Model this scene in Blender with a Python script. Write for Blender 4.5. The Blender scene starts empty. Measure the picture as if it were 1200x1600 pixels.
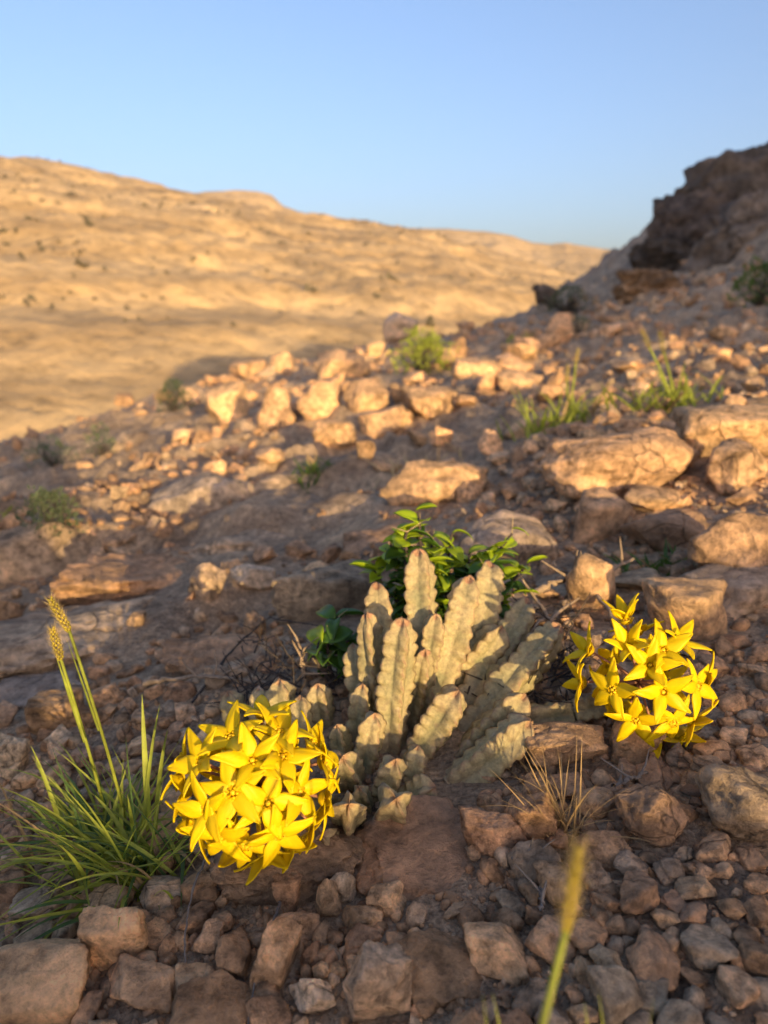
import bpy, bmesh, math, random
import numpy as np
from mathutils import Vector, Matrix, Quaternion

R = math.radians
SC = bpy.context.scene
COL = SC.collection
rng = np.random.default_rng(7)
random.seed(7)

# ------------------------------------------------------------------ camera
CAM_H, PITCH, FPX = 0.30, R(15.0), 1110.0          # FPX: focal length in pixels of the 1200 x 1600 photograph
cd = bpy.data.cameras.new('camera'); cam = bpy.data.objects.new('camera', cd); COL.objects.link(cam)
cam.location = (0, 0, CAM_H); cam.rotation_euler = (R(90) - PITCH, 0, 0)
cd.sensor_fit = 'VERTICAL'; cd.sensor_height = 36.0; cd.sensor_width = 27.0
cd.lens = 36.0 * FPX / 1600.0
cd.clip_start = 0.01; cd.clip_end = 6000
cd.dof.use_dof = True; cd.dof.focus_distance = 0.425; cd.dof.aperture_fstop = 7.6
SC.camera = cam

# ------------------------------------------------------------------ sky, sun, exposure
SUN_EL, SUN_AZ = R(9.0), R(180 - 22)               # azimuth clockwise from +Y: behind the camera, to its right
world = bpy.data.worlds.new('World'); SC.world = world; world.use_nodes = True
wn = world.node_tree
bg = wn.nodes['Background']
sky = wn.nodes.new('ShaderNodeTexSky'); sky.sky_type = 'NISHITA'; sky.sun_disc = False
sky.sun_elevation = SUN_EL; sky.sun_rotation = SUN_AZ
sky.altitude = 300; sky.air_density = 1.0; sky.dust_density = 5.2; sky.ozone_density = 3.2
wb = wn.nodes.new('ShaderNodeMix'); wb.data_type = 'RGBA'; wb.blend_type = 'MULTIPLY'; wb.inputs[0].default_value = 1.0
wb.inputs[7].default_value = (1.13, 0.93, 0.905, 1)   # the camera's warm white balance
wn.links.new(sky.outputs[0], wb.inputs[6]); wn.links.new(wb.outputs[2], bg.inputs[0]); bg.inputs[1].default_value = 0.15
sl = bpy.data.lights.new('sun', 'SUN'); sun = bpy.data.objects.new('sun', sl); COL.objects.link(sun)
sl.energy = 2.85; sl.angle = R(0.53); sl.color = (1.0, 0.71, 0.335)
SUND = Vector((math.sin(SUN_AZ) * math.cos(SUN_EL), math.cos(SUN_AZ) * math.cos(SUN_EL), math.sin(SUN_EL)))
sun.rotation_euler = SUND.to_track_quat('Z', 'Y').to_euler(); sun.location = SUND * 20
SC.view_settings.view_transform = 'Standard'; SC.view_settings.look = 'None'
SC.view_settings.gamma = 1.0; SC.view_settings.use_curve_mapping = False
SC.view_settings.exposure = 1.42
SC.cycles.use_denoising = True
SC.cycles.max_bounces = 6; SC.cycles.diffuse_bounces = 3; SC.cycles.glossy_bounces = 2
SC.cycles.transmission_bounces = 4; SC.cycles.transparent_max_bounces = 4

# ------------------------------------------------------------------ pixel to place
FWD = np.array([0, math.cos(PITCH), -math.sin(PITCH)]); UPV = np.array([0, math.sin(PITCH), math.cos(PITCH)])
RGT = np.array([1.0, 0, 0]); CPOS = np.array([0, 0, CAM_H])
def pray(px, py): return FWD + (px - 600.0) / FPX * RGT + (800.0 - py) / FPX * UPV
def at(px, py, depth): return CPOS + pray(px, py) * depth
_MD = 0.12 * np.power(1.012, np.arange(520))
def hit(px, py):
    """where the ray of a photo pixel meets the ground; returns point, depth"""
    d = pray(px, py); P = CPOS[None] + _MD[:, None] * d[None]
    below = P[:, 2] < terrain(P[:, 0], P[:, 1])
    i = int(np.argmax(below)) if below.any() else len(_MD) - 1
    a, b = _MD[max(i - 1, 0)], _MD[i]
    ts = np.linspace(a, b, 14); Q = CPOS[None] + ts[:, None] * d[None]
    bl = Q[:, 2] < terrain(Q[:, 0], Q[:, 1]); j = int(np.argmax(bl)) if bl.any() else 13
    return Q[j], ts[j]

# ------------------------------------------------------------------ noise
def _h(ix, iy, iz, seed):
    n = (ix.astype(np.int64) * 374761393 + iy.astype(np.int64) * 668265263 + iz.astype(np.int64) * 2147483647 % 1000003 * 1274126177 + seed * 974711) & 0xffffffff
    n = ((n ^ (n >> 13)) * 1274126177) & 0xffffffff
    n = ((n ^ (n >> 16)) * 2246822519) & 0xffffffff
    return ((n ^ (n >> 15)) & 0xffffff) / float(0x7fffff) - 1.0
def vnoise(x, y, z=None, seed=0):
    x = np.asarray(x, float); y = np.asarray(y, float)
    z = np.zeros_like(x) if z is None else np.asarray(z, float)
    fx, fy, fz = np.floor(x), np.floor(y), np.floor(z)
    u, v, w = x - fx, y - fy, z - fz
    u = u * u * u * (u * (u * 6 - 15) + 10); v = v * v * v * (v * (v * 6 - 15) + 10); w = w * w * w * (w * (w * 6 - 15) + 10)
    ix, iy, iz = fx.astype(np.int64), fy.astype(np.int64), fz.astype(np.int64)
    def L(a, b, t): return a + (b - a) * t
    lo = L(L(_h(ix, iy, iz, seed), _h(ix + 1, iy, iz, seed), u), L(_h(ix, iy + 1, iz, seed), _h(ix + 1, iy + 1, iz, seed), u), v)
    if not np.any(w): return lo
    hi = L(L(_h(ix, iy, iz + 1, seed), _h(ix + 1, iy, iz + 1, seed), u), L(_h(ix, iy + 1, iz + 1, seed), _h(ix + 1, iy + 1, iz + 1, seed), u), v)
    return L(lo, hi, w)
def fbm(x, y, z=None, oct=4, seed=0, gain=0.5):
    s = 0; a = 1.0; f = 1.0
    for k in range(oct):
        s = s + a * vnoise(x * f + 17.3 * k, y * f - 9.1 * k, None if z is None else z * f + 3.7 * k, seed + k); a *= gain; f *= 2.03
    return s
def ridged(x, y, oct=4, seed=0):
    s = 0; a = 1.0; f = 1.0
    for k in range(oct):
        s = s + a * (1 - np.abs(vnoise(x * f + 5.3 * k, y * f + 2.2 * k, None, seed + k)) * 2); a *= 0.5; f *= 2.1
    return s
def sp(v, k=1.0): return np.logaddexp(0, v * k) / k
def sst(a, b, v):
    t = np.clip((v - a) / (b - a), 0, 1); return t * t * (3 - 2 * t)

# ------------------------------------------------------------------ terrain: near slope, brow, valley, far hills
def skyline(pts):
    pts = np.array(pts, float); d = [pray(a, b) for a, b in pts]
    az = np.array([math.atan2(q[0], q[1]) for q in d]); el = np.array([q[2] / math.hypot(q[0], q[1]) for q in d])
    return az, el
AZ1, EL1 = skyline([(0, 243), (60, 247), (110, 256), (170, 270), (240, 282), (330, 300), (440, 325), (520, 334), (620, 348), (720, 372), (820, 400), (940, 440)])
AZ2, EL2 = skyline([(0, 300), (250, 310), (325, 299), (365, 297), (400, 298), (425, 305), (442, 322), (520, 350), (620, 355), (700, 357), (760, 361), (800, 368), (832, 379), (860, 381), (885, 379), (940, 388), (1100, 392), (1200, 395)])
def interp_el(az, A, E):
    A2 = np.concatenate([[-math.pi, -2.2, -1.2], A, [A[-1] + .5, 1.4, 2.2, math.pi]])
    E2 = np.concatenate([[0.02, 0.03, 0.16], E, [E[-1] * .9, 0.06, 0.02, 0.02]])
    return np.interp(az, A2, E2)
VALLEY = -13.0
def terrain(x, y):
    x = np.asarray(x, float); y = np.asarray(y, float)
    r = np.hypot(x, y); az = np.arctan2(x, y)
    wob = 0.25 * vnoise(y * 0.55, x * 0.2, None, 3) + 0.10 * vnoise(y * 1.7, x, None, 4)
    z = 0.15 * x - 0.012 * np.maximum(y, -3)
    z = z + 0.42 * sp(x - 3.0 + 0.35 * vnoise(x * .3, y * .3, None, 9), 1.6) * sst(-13, -6, y)   # the slope steepens to the right, above and behind
    z = z + 1.1 * sp(x - 6.8, 1.5) * sst(7, 3, y) * sst(-13, -6, y)  # unseen spur, added out of view to keep the outcrop in shade
    z = np.where(x > 9, np.minimum(z, 9.5 + 0.03 * (x - 9)), z)
    b1 = -(x + 2.45) + 0.035 * (y - 4) + wob
    b2 = (y - 15.5 - 0.75 * np.maximum(x, -2)) * 0.7 + wob * 3
    b = np.log(np.exp(np.clip(b1 * 2, -60, 60)) + np.exp(np.clip(b2 * 2, -60, 60))) / 2
    z = z - 0.55 * sp(b, 4.5)
    # relief of the near slope
    amp = 0.010 + 0.030 * sst(0.5, 2.0, r) + 0.05 * sst(3, 9, r)
    z = z + amp * fbm(x * 2.6, y * 2.6, None, 3, 21)
    z = z + (0.0035 + 0.016 * sst(0.7, 2.5, r)) * fbm(x * 14, y * 14, None, 3, 31)
    z = z + 0.16 * sst(6, 10, r) * fbm(x * 1.7, y * 1.7, None, 3, 33, .6) * sst(1.5, 3.5, x)
    # ledges of bedrock breaking through on the left, running with the slope
    q = (y * 0.9 + x * 0.55) * 2.6 + 0.9 * fbm(x * 1.6, y * 1.6, None, 3, 41)
    fl = np.floor(q); fr = q - fl
    st = fl + sst(0.62, 0.95, fr)
    z = z + 0.055 * (st - q) * sst(0.55, 0.9, y) * (1 - sst(2.2, 4.0, y)) * sst(0.35, -0.1, x)
    # unseen rise added behind the photographer to shade the foreground and left slope
    shade_bank = 0.200 + 0.52 * (1 - sst(.34, .53, x + .05 * vnoise(x * 4, y * 3, None, 55))) + .02 * sst(1.0, 1.35, x) + 0.016 * vnoise(x * 3.2, y * .4, None, 51) + 0.012 * vnoise(x * 9, y, None, 52)
    z = z + shade_bank * np.exp(-((y + 1.55) / 0.33) ** 2) * sst(-3, -1.8, x) * (1 - sst(1.6, 2.4, x))
    # valley and far hills
    z = np.maximum(z, VALLEY) + 0.15 * np.where(z < VALLEY, fbm(x * .3, y * .3, None, 2, 60), 0)
    far = sst(25, 70, r)
    e1 = interp_el(az, AZ1, EL1); e2 = interp_el(az, AZ2, EL2)
    r0, r1, r2 = 45.0, 430.0, 980.0
    def prof(s): return 1.22 * s - 0.22 * s * s
    nz = 2.6 * ridged(x * 0.011, y * 0.011, 4, 71) + 1.1 * fbm(x * 0.045, y * 0.045, None, 4, 75, .5) + 0.7 * ridged(x * .11, y * .11, 2, 77) + 0.45 * fbm(x * .3, y * .3, None, 3, 78, .6)
    top1 = CAM_H + r1 * e1 - 2.5
    s1 = np.clip((r - r0) / (r1 - r0), 0, 1)
    zz = VALLEY + (top1 - VALLEY) * prof(s1)
    stp = 8.0; qq = zz / stp + 0.5 * fbm(x * .008, y * .008, None, 3, 79)
    zz = zz + 0.42 * stp * ((np.floor(qq) + sst(0.25, 0.8, qq - np.floor(qq))) - qq) * sst(0, .2, s1) * (1 - sst(.9, 1, s1))
    zz = zz + nz * sst(0.0, .3, s1) * (1 - 0.75 * sst(.8, 1, s1)) * 0.8
    zz = np.where(r > r1, top1 - 0.25 * (r - r1) * sst(r1, r1 + 60, r), zz)
    top2 = CAM_H + r2 * e2
    s2 = np.clip((r - 560) / (r2 - 560), 0, 1)
    z2 = -20 + (top2 + 20) * s2 + nz * 1.2 * sst(0, .3, s2) * (1 - .8 * sst(.85, 1, s2))
    z2 = np.where(r > r2, top2 - 0.3 * (r - r2), z2)
    zf = np.maximum(np.maximum(zz, z2), -25.0)
    zf = np.where(np.abs(az) > 2.0, np.minimum(zf, 0.03 * r), zf)
    zn = np.maximum(z, -400)
    back = (np.abs(az) > 1.45)
    return np.where(r < 25, zn, zn * (1 - far) + np.where(back, np.minimum(zf, 3), zf) * far)

# ------------------------------------------------------------------ mesh helpers
def mesh_np(name, V, F, smooth=True):
    V = np.asarray(V, np.float32); F = np.asarray(F, np.int32); k = F.shape[1]
    me = bpy.data.meshes.new(name)
    me.vertices.add(len(V)); me.vertices.foreach_set('co', V.ravel())
    me.loops.add(F.size); me.loops.foreach_set('vertex_index', F.ravel())
    me.polygons.add(len(F)); me.polygons.foreach_set('loop_start', np.arange(0, F.size, k, dtype=np.int32))
    me.polygons.foreach_set('loop_total', np.full(len(F), k, np.int32))
    me.polygons.foreach_set('use_smooth', np.full(len(F), smooth, bool))
    me.update(calc_edges=True)
    return me
def vcol(me, name, C):
    C = np.asarray(C, np.float32)
    if C.shape[1] == 3: C = np.concatenate([C, np.ones((len(C), 1), np.float32)], 1)
    a = me.color_attributes.new(name, 'FLOAT_COLOR', 'POINT'); a.data.foreach_set('color', C.ravel())
def obj(name, me, mat=None, parent=None):
    o = bpy.data.objects.new(name, me); COL.objects.link(o)
    if mat is not None and me is not None and len(me.materials) == 0: me.materials.append(mat)
    if parent is not None: o.parent = parent
    return o
def tag(o, label=None, cat=None, group=None, kind=None):
    if label: o['label'] = label
    if cat: o['category'] = cat
    if group: o['group'] = group
    if kind: o['kind'] = kind
    return o
def empty(name, loc=(0, 0, 0)):
    e = bpy.data.objects.new(name, None); COL.objects.link(e); e.location = tuple(loc); e.empty_display_size = 0.02
    return e
def grid_faces(n, m, closed=False):
    """n rings of m points"""
    i = np.arange(n - 1)[:, None]; mm = m if closed else m - 1
    j = np.arange(mm)[None]
    a = i * m + j; b = i * m + (j + 1) % m
    return np.stack([a, b, b + m, a + m], -1).reshape(-1, 4)
def tube(P, rad, sides=6):
    P = np.asarray(P, float); n = len(P); rad = np.broadcast_to(np.asarray(rad, float), (n,))
    T = np.gradient(P, axis=0); T /= np.linalg.norm(T, axis=1)[:, None] + 1e-12
    a = np.array([0, 0, 1.0]) if abs(T[0][2]) < .9 else np.array([1.0, 0, 0])
    N = np.cross(T[0], a); N /= np.linalg.norm(N); out = []
    ph = np.linspace(0, 2 * math.pi, sides, endpoint=False)
    for i in range(n):
        N = N - T[i] * N.dot(T[i]); N /= np.linalg.norm(N) + 1e-12; B = np.cross(T[i], N)
        out.append(P[i] + rad[i] * (np.cos(ph)[:, None] * N + np.sin(ph)[:, None] * B))
    V = np.concatenate(out); return V, grid_faces(n, sides, True)
def merge(parts):
    V, F, o = [], [], 0
    for v, f in parts: V.append(v); F.append(f + o); o += len(v)
    return np.concatenate(V), np.concatenate(F)
def bez(p0, p1, p2, n):
    t = np.linspace(0, 1, n)[:, None]
    return (1 - t) ** 2 * np.asarray(p0) + 2 * t * (1 - t) * np.asarray(p1) + t * t * np.asarray(p2)

# ------------------------------------------------------------------ materials
class NT:
    def __init__(self, name):
        self.m = bpy.data.materials.new(name); self.m.use_nodes = True; self.t = self.m.node_tree
        self.b = self.t.nodes['Principled BSDF']; self.out = self.t.nodes['Material Output']
        self.b.inputs['Roughness'].default_value = 0.9
        self.b.inputs['Specular IOR Level'].default_value = 0.25
    def n(self, typ, **kw):
        nd = self.t.nodes.new('ShaderNode' + typ)
        for k, v in kw.items():
            if k in nd.inputs.keys() if isinstance(k, str) else False: nd.inputs[k].default_value = v
            else: setattr(nd, k, v)
        return nd
    def l(self, a, b): self.t.links.new(a, b)
    def pos(self): return self.n('NewGeometry').outputs['Position']
    def noise(self, vec, scale, detail=4, rough=0.55, dist=0.0):
        nd = self.n('TexNoise'); nd.inputs['Scale'].default_value = scale; nd.inputs['Detail'].default_value = detail
        nd.inputs['Roughness'].default_value = rough; nd.inputs['Distortion'].default_value = dist
        self.l(vec, nd.inputs['Vector']); return nd.outputs['Fac']
    def ramp(self, fac, stops):
        nd = self.n('ValToRGB'); cr = nd.color_ramp
        while len(cr.elements) < len(stops): cr.elements.new(0.5)
        for e, (p, c) in zip(cr.elements, stops):
            e.position = p; e.color = (*c, 1) if len(c) == 3 else c
        self.l(fac, nd.inputs[0]); return nd.outputs[0]
    def mix(self, fac, a, b, mode='MIX'):
        nd = self.n('Mix', data_type='RGBA', blend_type=mode); 
        for s, v in ((0, fac), (6, a), (7, b)):
            if hasattr(v, 'links'): self.l(v, nd.inputs[s])
            elif s == 0: nd.inputs[0].default_value = v
            else: nd.inputs[s].default_value = (*v, 1)
        return nd.outputs[2]
    def math(self, op, a, b=0.5):
        nd = self.n('Math', operation=op)
        for i, v in enumerate((a, b)):
            if hasattr(v, 'links'): self.l(v, nd.inputs[i])
            else: nd.inputs[i].default_value = v
        return nd.outputs[0]
    def bump(self, h, strength, dist, prev=None):
        nd = self.n('Bump'); nd.inputs['Strength'].default_value = strength; nd.inputs['Distance'].default_value = dist
        self.l(h, nd.inputs['Height'])
        if prev is not None: self.l(prev, nd.inputs['Normal'])
        return nd.outputs[0]
    def color(self, c): self.l(c, self.b.inputs['Base Color'])
    def normal(self, c): self.l(c, self.b.inputs['Normal'])

G3 = lambda v: (v, v, v)
def rock_material(name, source, k=1.0, pits=0.5):
    """source: 'object' (object colour) or 'attr' (vertex colour); k scales the grain"""
    m = NT(name); p = m.pos()
    if source == 'object': tint = m.n('ObjectInfo').outputs['Color']
    else: tint = m.n('VertexColor', layer_name='tint').outputs['Color']
    n1 = m.noise(p, 26 * k, 5, 0.6, 0.4); n2 = m.noise(p, 140 * k, 7, 0.72); n3 = m.noise(p, 9 * k, 3)
    c = m.mix(1.0, tint, m.ramp(n1, [(0.34, G3(0.50)), (0.5, G3(0.98)), (0.67, (1.42, 1.34, 1.24))]), 'MULTIPLY')
    c = m.mix(1.0, c, m.ramp(n2, [(0.36, G3(0.45)), (0.5, G3(1.0)), (0.64, G3(1.5))]), 'MULTIPLY')
    c = m.mix(m.ramp(n3, [(0.5, G3(0)), (0.72, G3(0.55))]), c, (0.30, 0.22, 0.155))
    vo = m.n('TexVoronoi', feature='F1'); vo.inputs['Scale'].default_value = 190 * k; m.l(p, vo.inputs['Vector'])
    pit = m.ramp(vo.outputs['Distance'], [(0.12, G3(0)), (0.42, G3(1))])
    pm = m.ramp(m.noise(p, 14 * k, 2), [(0.5, G3(1)), (0.62, G3(0))])
    pit2 = m.math('MAXIMUM', pit, pm)
    c = m.mix(pits, c, m.mix(1.0, c, m.mix(pit2, G3(0.55), G3(1.0)), 'MULTIPLY'))
    wv = m.n('VectorMath', operation='ADD'); sc_ = m.n('VectorMath', operation='SCALE'); nz_ = m.n('TexNoise'); nz_.inputs['Scale'].default_value = 40 * k; m.l(p, nz_.inputs['Vector'])
    m.l(nz_.outputs['Color'], sc_.inputs[0]); sc_.inputs['Scale'].default_value = 0.022 / k; m.l(p, wv.inputs[0]); m.l(sc_.outputs[0], wv.inputs[1])
    cr = m.n('TexVoronoi', feature='DISTANCE_TO_EDGE'); cr.inputs['Scale'].default_value = 34 * k; m.l(wv.outputs[0], cr.inputs['Vector'])
    cm = m.math('MAXIMUM', m.ramp(cr.outputs['Distance'], [(0.0, G3(0)), (0.035, G3(1))]), m.ramp(m.noise(p, 7 * k, 2), [(0.50, G3(1)), (0.58, G3(0))]))
    c = m.mix(1.0, c, m.mix(cm, G3(0.55), G3(1.0)), 'MULTIPLY')
    m.color(c)
    b = m.bump(n1, 0.85, 0.008 / k); b = m.bump(n2, 1.0, 0.0042 / k, b); b = m.bump(cm, 0.6, 0.002 / k, b); b = m.bump(pit2, 0.5 * pits, 0.0015 / k, b)
    m.normal(b)
    return m.m
M_STONE = rock_material('stone', 'object', 1.0)
M_BOULDER = rock_material('boulder_stone', 'object', 0.45)
M_OUTCROP = rock_material('outcrop_stone', 'object', 0.05, 0.8)
M_GRAVEL = rock_material('gravel', 'attr', 1.0, 0.2)

def ground_material():
    m = NT('ground_soil'); p = m.pos()
    big = m.noise(p, 1.1, 4, 0.55, 0.5); mid = m.noise(p, 6.0, 6, 0.62, 0.3); fine = m.noise(p, 60, 6, 0.7); grit = m.noise(p, 260, 4, 0.7)
    c = m.ramp(big, [(0.30, (0.36, 0.255, 0.165)), (0.5, (0.47, 0.335, 0.21)), (0.7, (0.54, 0.395, 0.26))])
    c = m.mix(1.0, c, m.ramp(mid, [(0.36, (0.60, 0.58, 0.58)), (0.52, G3(1.0)), (0.66, (1.35, 1.29, 1.2))]), 'MULTIPLY')
    c = m.mix(1.0, c, m.ramp(fine, [(0.37, G3(0.62)), (0.64, G3(1.35))]), 'MULTIPLY')
    c = m.mix(1.0, c, m.ramp(grit, [(0.38, G3(0.68)), (0.63, G3(1.28))]), 'MULTIPLY')
    m.color(c)
    b = m.bump(mid, 0.9, 0.05); b = m.bump(fine, 1.0, 0.010, b); b = m.bump(grit, 0.9, 0.003, b); m.normal(b)
    return m.m
def hill_material():
    m = NT('hill_rock'); p = m.pos()
    sep = m.n('SeparateXYZ'); m.l(p, sep.inputs[0])
    a = m.noise(p, 0.012, 5, 0.6, 0.6); b_ = m.noise(p, 0.06, 6, 0.62); f = m.noise(p, 0.35, 5, 0.7)
    w = m.n('TexWave', wave_type='BANDS', bands_direction='Z'); w.inputs['Scale'].default_value = 0.055; w.inputs['Distortion'].default_value = 5.0
    w.inputs['Detail'].default_value = 4; w.inputs['Detail Scale'].default_value = 0.6; m.l(p, w.inputs['Vector'])
    c = m.ramp(a, [(0.3, (0.40, 0.28, 0.14)), (0.5, (0.475, 0.335, 0.165)), (0.72, (0.55, 0.395, 0.205))])
    c = m.mix(1.0, c, m.ramp(w.outputs['Fac'], [(0.1, (0.84, 0.82, 0.80)), (0.8, (1.06, 1.05, 1.04))]), 'MULTIPLY')
    c = m.mix(1.0, c, m.ramp(b_, [(0.3, G3(0.70)), (0.5, G3(1.0)), (0.75, G3(1.16))]), 'MULTIPLY')
    c = m.mix(1.0, c, m.ramp(f, [(0.34, G3(0.60)), (0.5, G3(1.0)), (0.7, G3(1.14))]), 'MULTIPLY')
    m.color(c); b = m.bump(b_, 0.6, 4.0); b = m.bump(f, 0.6, 0.9, b); m.normal(b)
    return m.m
M_GROUND = ground_material(); M_HILL = hill_material()

# ------------------------------------------------------------------ ground and hills
def polar(rows, cols):
    Rr, A = np.meshgrid(rows, cols, indexing='ij'); X = Rr * np.sin(A); Y = Rr * np.cos(A)
    return np.stack([X, Y, terrain(X, Y)], -1).reshape(-1, 3)
cols = np.concatenate([np.linspace(-R(36), R(36), 360, endpoint=False), np.linspace(R(36), R(324), 130, endpoint=False)])
rows_n = np.concatenate([0.10 * np.exp(np.arange(0, 400) * 0.0108), ])
rows_n = np.concatenate([rows_n, rows_n[-1] * np.exp(np.arange(1, 52) * 0.036)])
V = polar(rows_n, cols); F = grid_faces(len(rows_n), len(cols), True)
V = np.concatenate([V, [[0, 0, float(terrain(np.array([0.]), np.array([0.]))[0])]]])
o = obj('ground', mesh_np('ground', V, F[:, ::-1]), M_GROUND); tag(o, kind='structure')
cols_f = np.concatenate([np.linspace(-R(40), R(40), 460, endpoint=False), np.linspace(R(40), R(320), 90, endpoint=False)])
rows_f = np.concatenate([rows_n[-2] * np.exp(np.linspace(0, math.log(430 / rows_n[-2]), 230)), np.linspace(433, 1060, 100), np.linspace(1080, 3500, 14)])
V = polar(rows_f, cols_f); HAZE_LO = float(V[:, 2].min()) - 1.0; HAZE_HI = float(V[:, 2].max()) + 2.0; F = grid_faces(len(rows_f), len(cols_f), True)
V[:len(cols_f), 2] -= 0.02
o = obj('hillside', mesh_np('hillside', V, F[:, ::-1]), M_HILL); tag(o, kind='structure')

# ------------------------------------------------------------------ rock shapes
_ICO = {}
def ico(sub):
    if sub not in _ICO:
        bm = bmesh.new(); bmesh.ops.create_icosphere(bm, subdivisions=sub, radius=1.0)
        V = np.array([v.co[:] for v in bm.verts]); V /= np.linalg.norm(V, axis=1)[:, None]
        F = np.array([[v.index for v in f.verts] for f in bm.faces]); bm.free(); _ICO[sub] = (V, F)
    return _ICO[sub]
def rock_shape(seed, sub=4, planes=14, sharp=18, rough=0.05, fine=0.02, aspect=(1, 1, 1), strat=0.0):
    """a broken stone: rounded polytope with rough faces, scaled to fill the box -1..1"""
    g = np.random.default_rng(seed); D, F = ico(sub)
    N = g.normal(size=(planes, 3)); N /= np.linalg.norm(N, axis=1)[:, None]
    ax = np.array([[1, 0, 0], [-1, 0, 0], [0, 1, 0], [0, -1, 0], [0, 0, 1], [0, 0, -1]], float)
    ax = ax + g.normal(size=ax.shape) * 0.22; ax /= np.linalg.norm(ax, axis=1)[:, None]
    N = np.concatenate([N, ax]); d = g.uniform(0.62, 1.0, len(N))
    Dw = D + 0.055 * np.stack([fbm(D[:, 0] * 1.6, D[:, 1] * 1.6, D[:, 2] * 1.6 + 9 * k, 2, seed % 97 + k) for k in range(3)], 1)
    dots = np.maximum(Dw @ N.T, 1e-4) / d[None]
    r = np.power(np.sum(np.power(dots, sharp), 1), -1.0 / sharp)
    V = D * r[:, None]
    s = seed % 211
    ch = np.abs(fbm(V[:, 0] * 2.9, V[:, 1] * 2.9, V[:, 2] * 2.9, 2, s + 3))
    V = V * (1 + rough * fbm(V[:, 0] * 2.3, V[:, 1] * 2.3, V[:, 2] * 2.3, 3, s) - 0.9 * rough * np.clip(.28 - ch, 0, 1) + fine * fbm(V[:, 0] * 8, V[:, 1] * 8, V[:, 2] * 8, 4, s + 7, .62))[:, None]
    if strat: V = V * (1 + strat * vnoise(V[:, 2] * 5 + V[:, 0], V[:, 2] * 0, None, s + 5))[:, None]
    lo, hi = V.min(0), V.max(0)
    return (V - (lo + hi) / 2) / ((hi - lo) / 2), F
def rock_mesh(seed, **k):
    V, F = rock_shape(seed, **k); return mesh_np('stone', V, F)
PROTO = [rock_mesh(100 + i, sub=4, planes=int(5 + (i * 5) % 12), sharp=34 + (i * 7) % 30, rough=0.045 + 0.02 * (i % 3), fine=0.024) for i in range(26)]
for me in PROTO: me.materials.append(M_STONE)
TONE = {'brown': (0.30, 0.195, 0.12), 'tan': (0.40, 0.275, 0.175), 'grey': (0.31, 0.24, 0.175), 'reddish': (0.30, 0.19, 0.122),
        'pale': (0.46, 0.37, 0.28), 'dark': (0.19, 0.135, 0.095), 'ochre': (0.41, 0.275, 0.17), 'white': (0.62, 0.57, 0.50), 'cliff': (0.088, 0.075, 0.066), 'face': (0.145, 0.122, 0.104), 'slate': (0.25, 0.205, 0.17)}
WARM = np.array([1.62, 1.51, 1.32])
def tone(t, g=None, v=0.1):
    c = np.array(TONE[t]) * WARM; g = g or rng
    return (*np.clip(c * (1 + g.uniform(-v, v)) * (1 + g.uniform(-.02, .02, 3)), 0.02, 0.9), 1.0)
TAKEN = []                                     # x, y, radius of what already lies on the ground
def put_stone(name, me, px, py, wpx, hpx, t, label, cat, group=None, dr=0.8, sink=0.2, yaw=None, tilt=0.12, lift=0.0, dy=0.0, hw=None):
    """px, py: middle of the lower edge in the photograph; wpx, hpx: its extent there"""
    P, dep = hit(px, min(py, 1640)); s = dep / FPX
    th = math.atan2(CAM_H - P[2], math.hypot(P[0], P[1]))
    w = wpx * s; d = w * dr; h = max((hpx * s - 0.55 * d * math.sin(max(th, 0))) / max(math.cos(th), .3), 0.32 * w) / (1 - sink)
    if hw: h = hw * w
    o = obj(name, me)
    u = np.array([P[0], P[1]]); u = u / np.linalg.norm(u)
    x, y = P[0] + u[0] * d * (0.40 + dy), P[1] + u[1] * d * (0.40 + dy)
    zg = float(terrain(np.array([x]), np.array([y]))[0]); zg = min(zg, P[2] + 0.06 * w) if zg > P[2] else zg
    o.location = (x, y, zg + h / 2 - sink * h + lift)
    o.scale = (w / 2, d / 2, h / 2)
    o.rotation_euler = (rng.uniform(-tilt, tilt), rng.uniform(-tilt, tilt), rng.uniform(-.35, .35) if yaw is None else yaw)
    o.color = tone(t); tag(o, label, cat, group)
    TAKEN.append((x, y, 0.45 * (w + d) / 2 * 1.05))
    return o
_seed = [500]
def uniq(mat, **k):
    _seed[0] += 1; me = rock_mesh(_seed[0], **k); me.materials.append(mat); return me

# ---- the outcrop on the skyline, far up the slope
def outcrop(px, py, dep, w, d, h, t, label, seed, rot=0.0, planes=16, strat=0.05, z=None):
    P = at(px, py, dep); me = rock_mesh(seed, sub=5, planes=planes, sharp=22, rough=0.19, fine=0.07, strat=strat); me.materials.append(M_OUTCROP)
    o = obj('rock_outcrop', me); zg = float(terrain(P[:1], P[1:2])[0])
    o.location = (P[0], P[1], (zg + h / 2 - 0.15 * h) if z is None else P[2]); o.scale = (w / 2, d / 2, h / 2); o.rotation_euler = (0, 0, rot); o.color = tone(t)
    tag(o, label, 'outcrop', 'rock outcrops on the skyline'); return o
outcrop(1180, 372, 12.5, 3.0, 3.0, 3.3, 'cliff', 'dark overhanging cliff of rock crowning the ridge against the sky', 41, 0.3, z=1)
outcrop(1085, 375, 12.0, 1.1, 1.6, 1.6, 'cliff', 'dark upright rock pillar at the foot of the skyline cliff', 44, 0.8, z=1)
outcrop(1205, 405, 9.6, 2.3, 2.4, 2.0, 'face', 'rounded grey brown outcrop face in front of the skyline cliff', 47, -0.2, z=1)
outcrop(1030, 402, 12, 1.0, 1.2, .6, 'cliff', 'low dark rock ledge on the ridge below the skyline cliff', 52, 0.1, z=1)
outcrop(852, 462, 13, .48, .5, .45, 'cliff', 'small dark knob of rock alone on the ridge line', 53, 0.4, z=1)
outcrop(1010, 452, 8.5, .8, .8, .45, 'brown', 'brown boulder at the foot of the dark ridge ledge', 57, 0.4, z=1)
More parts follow.
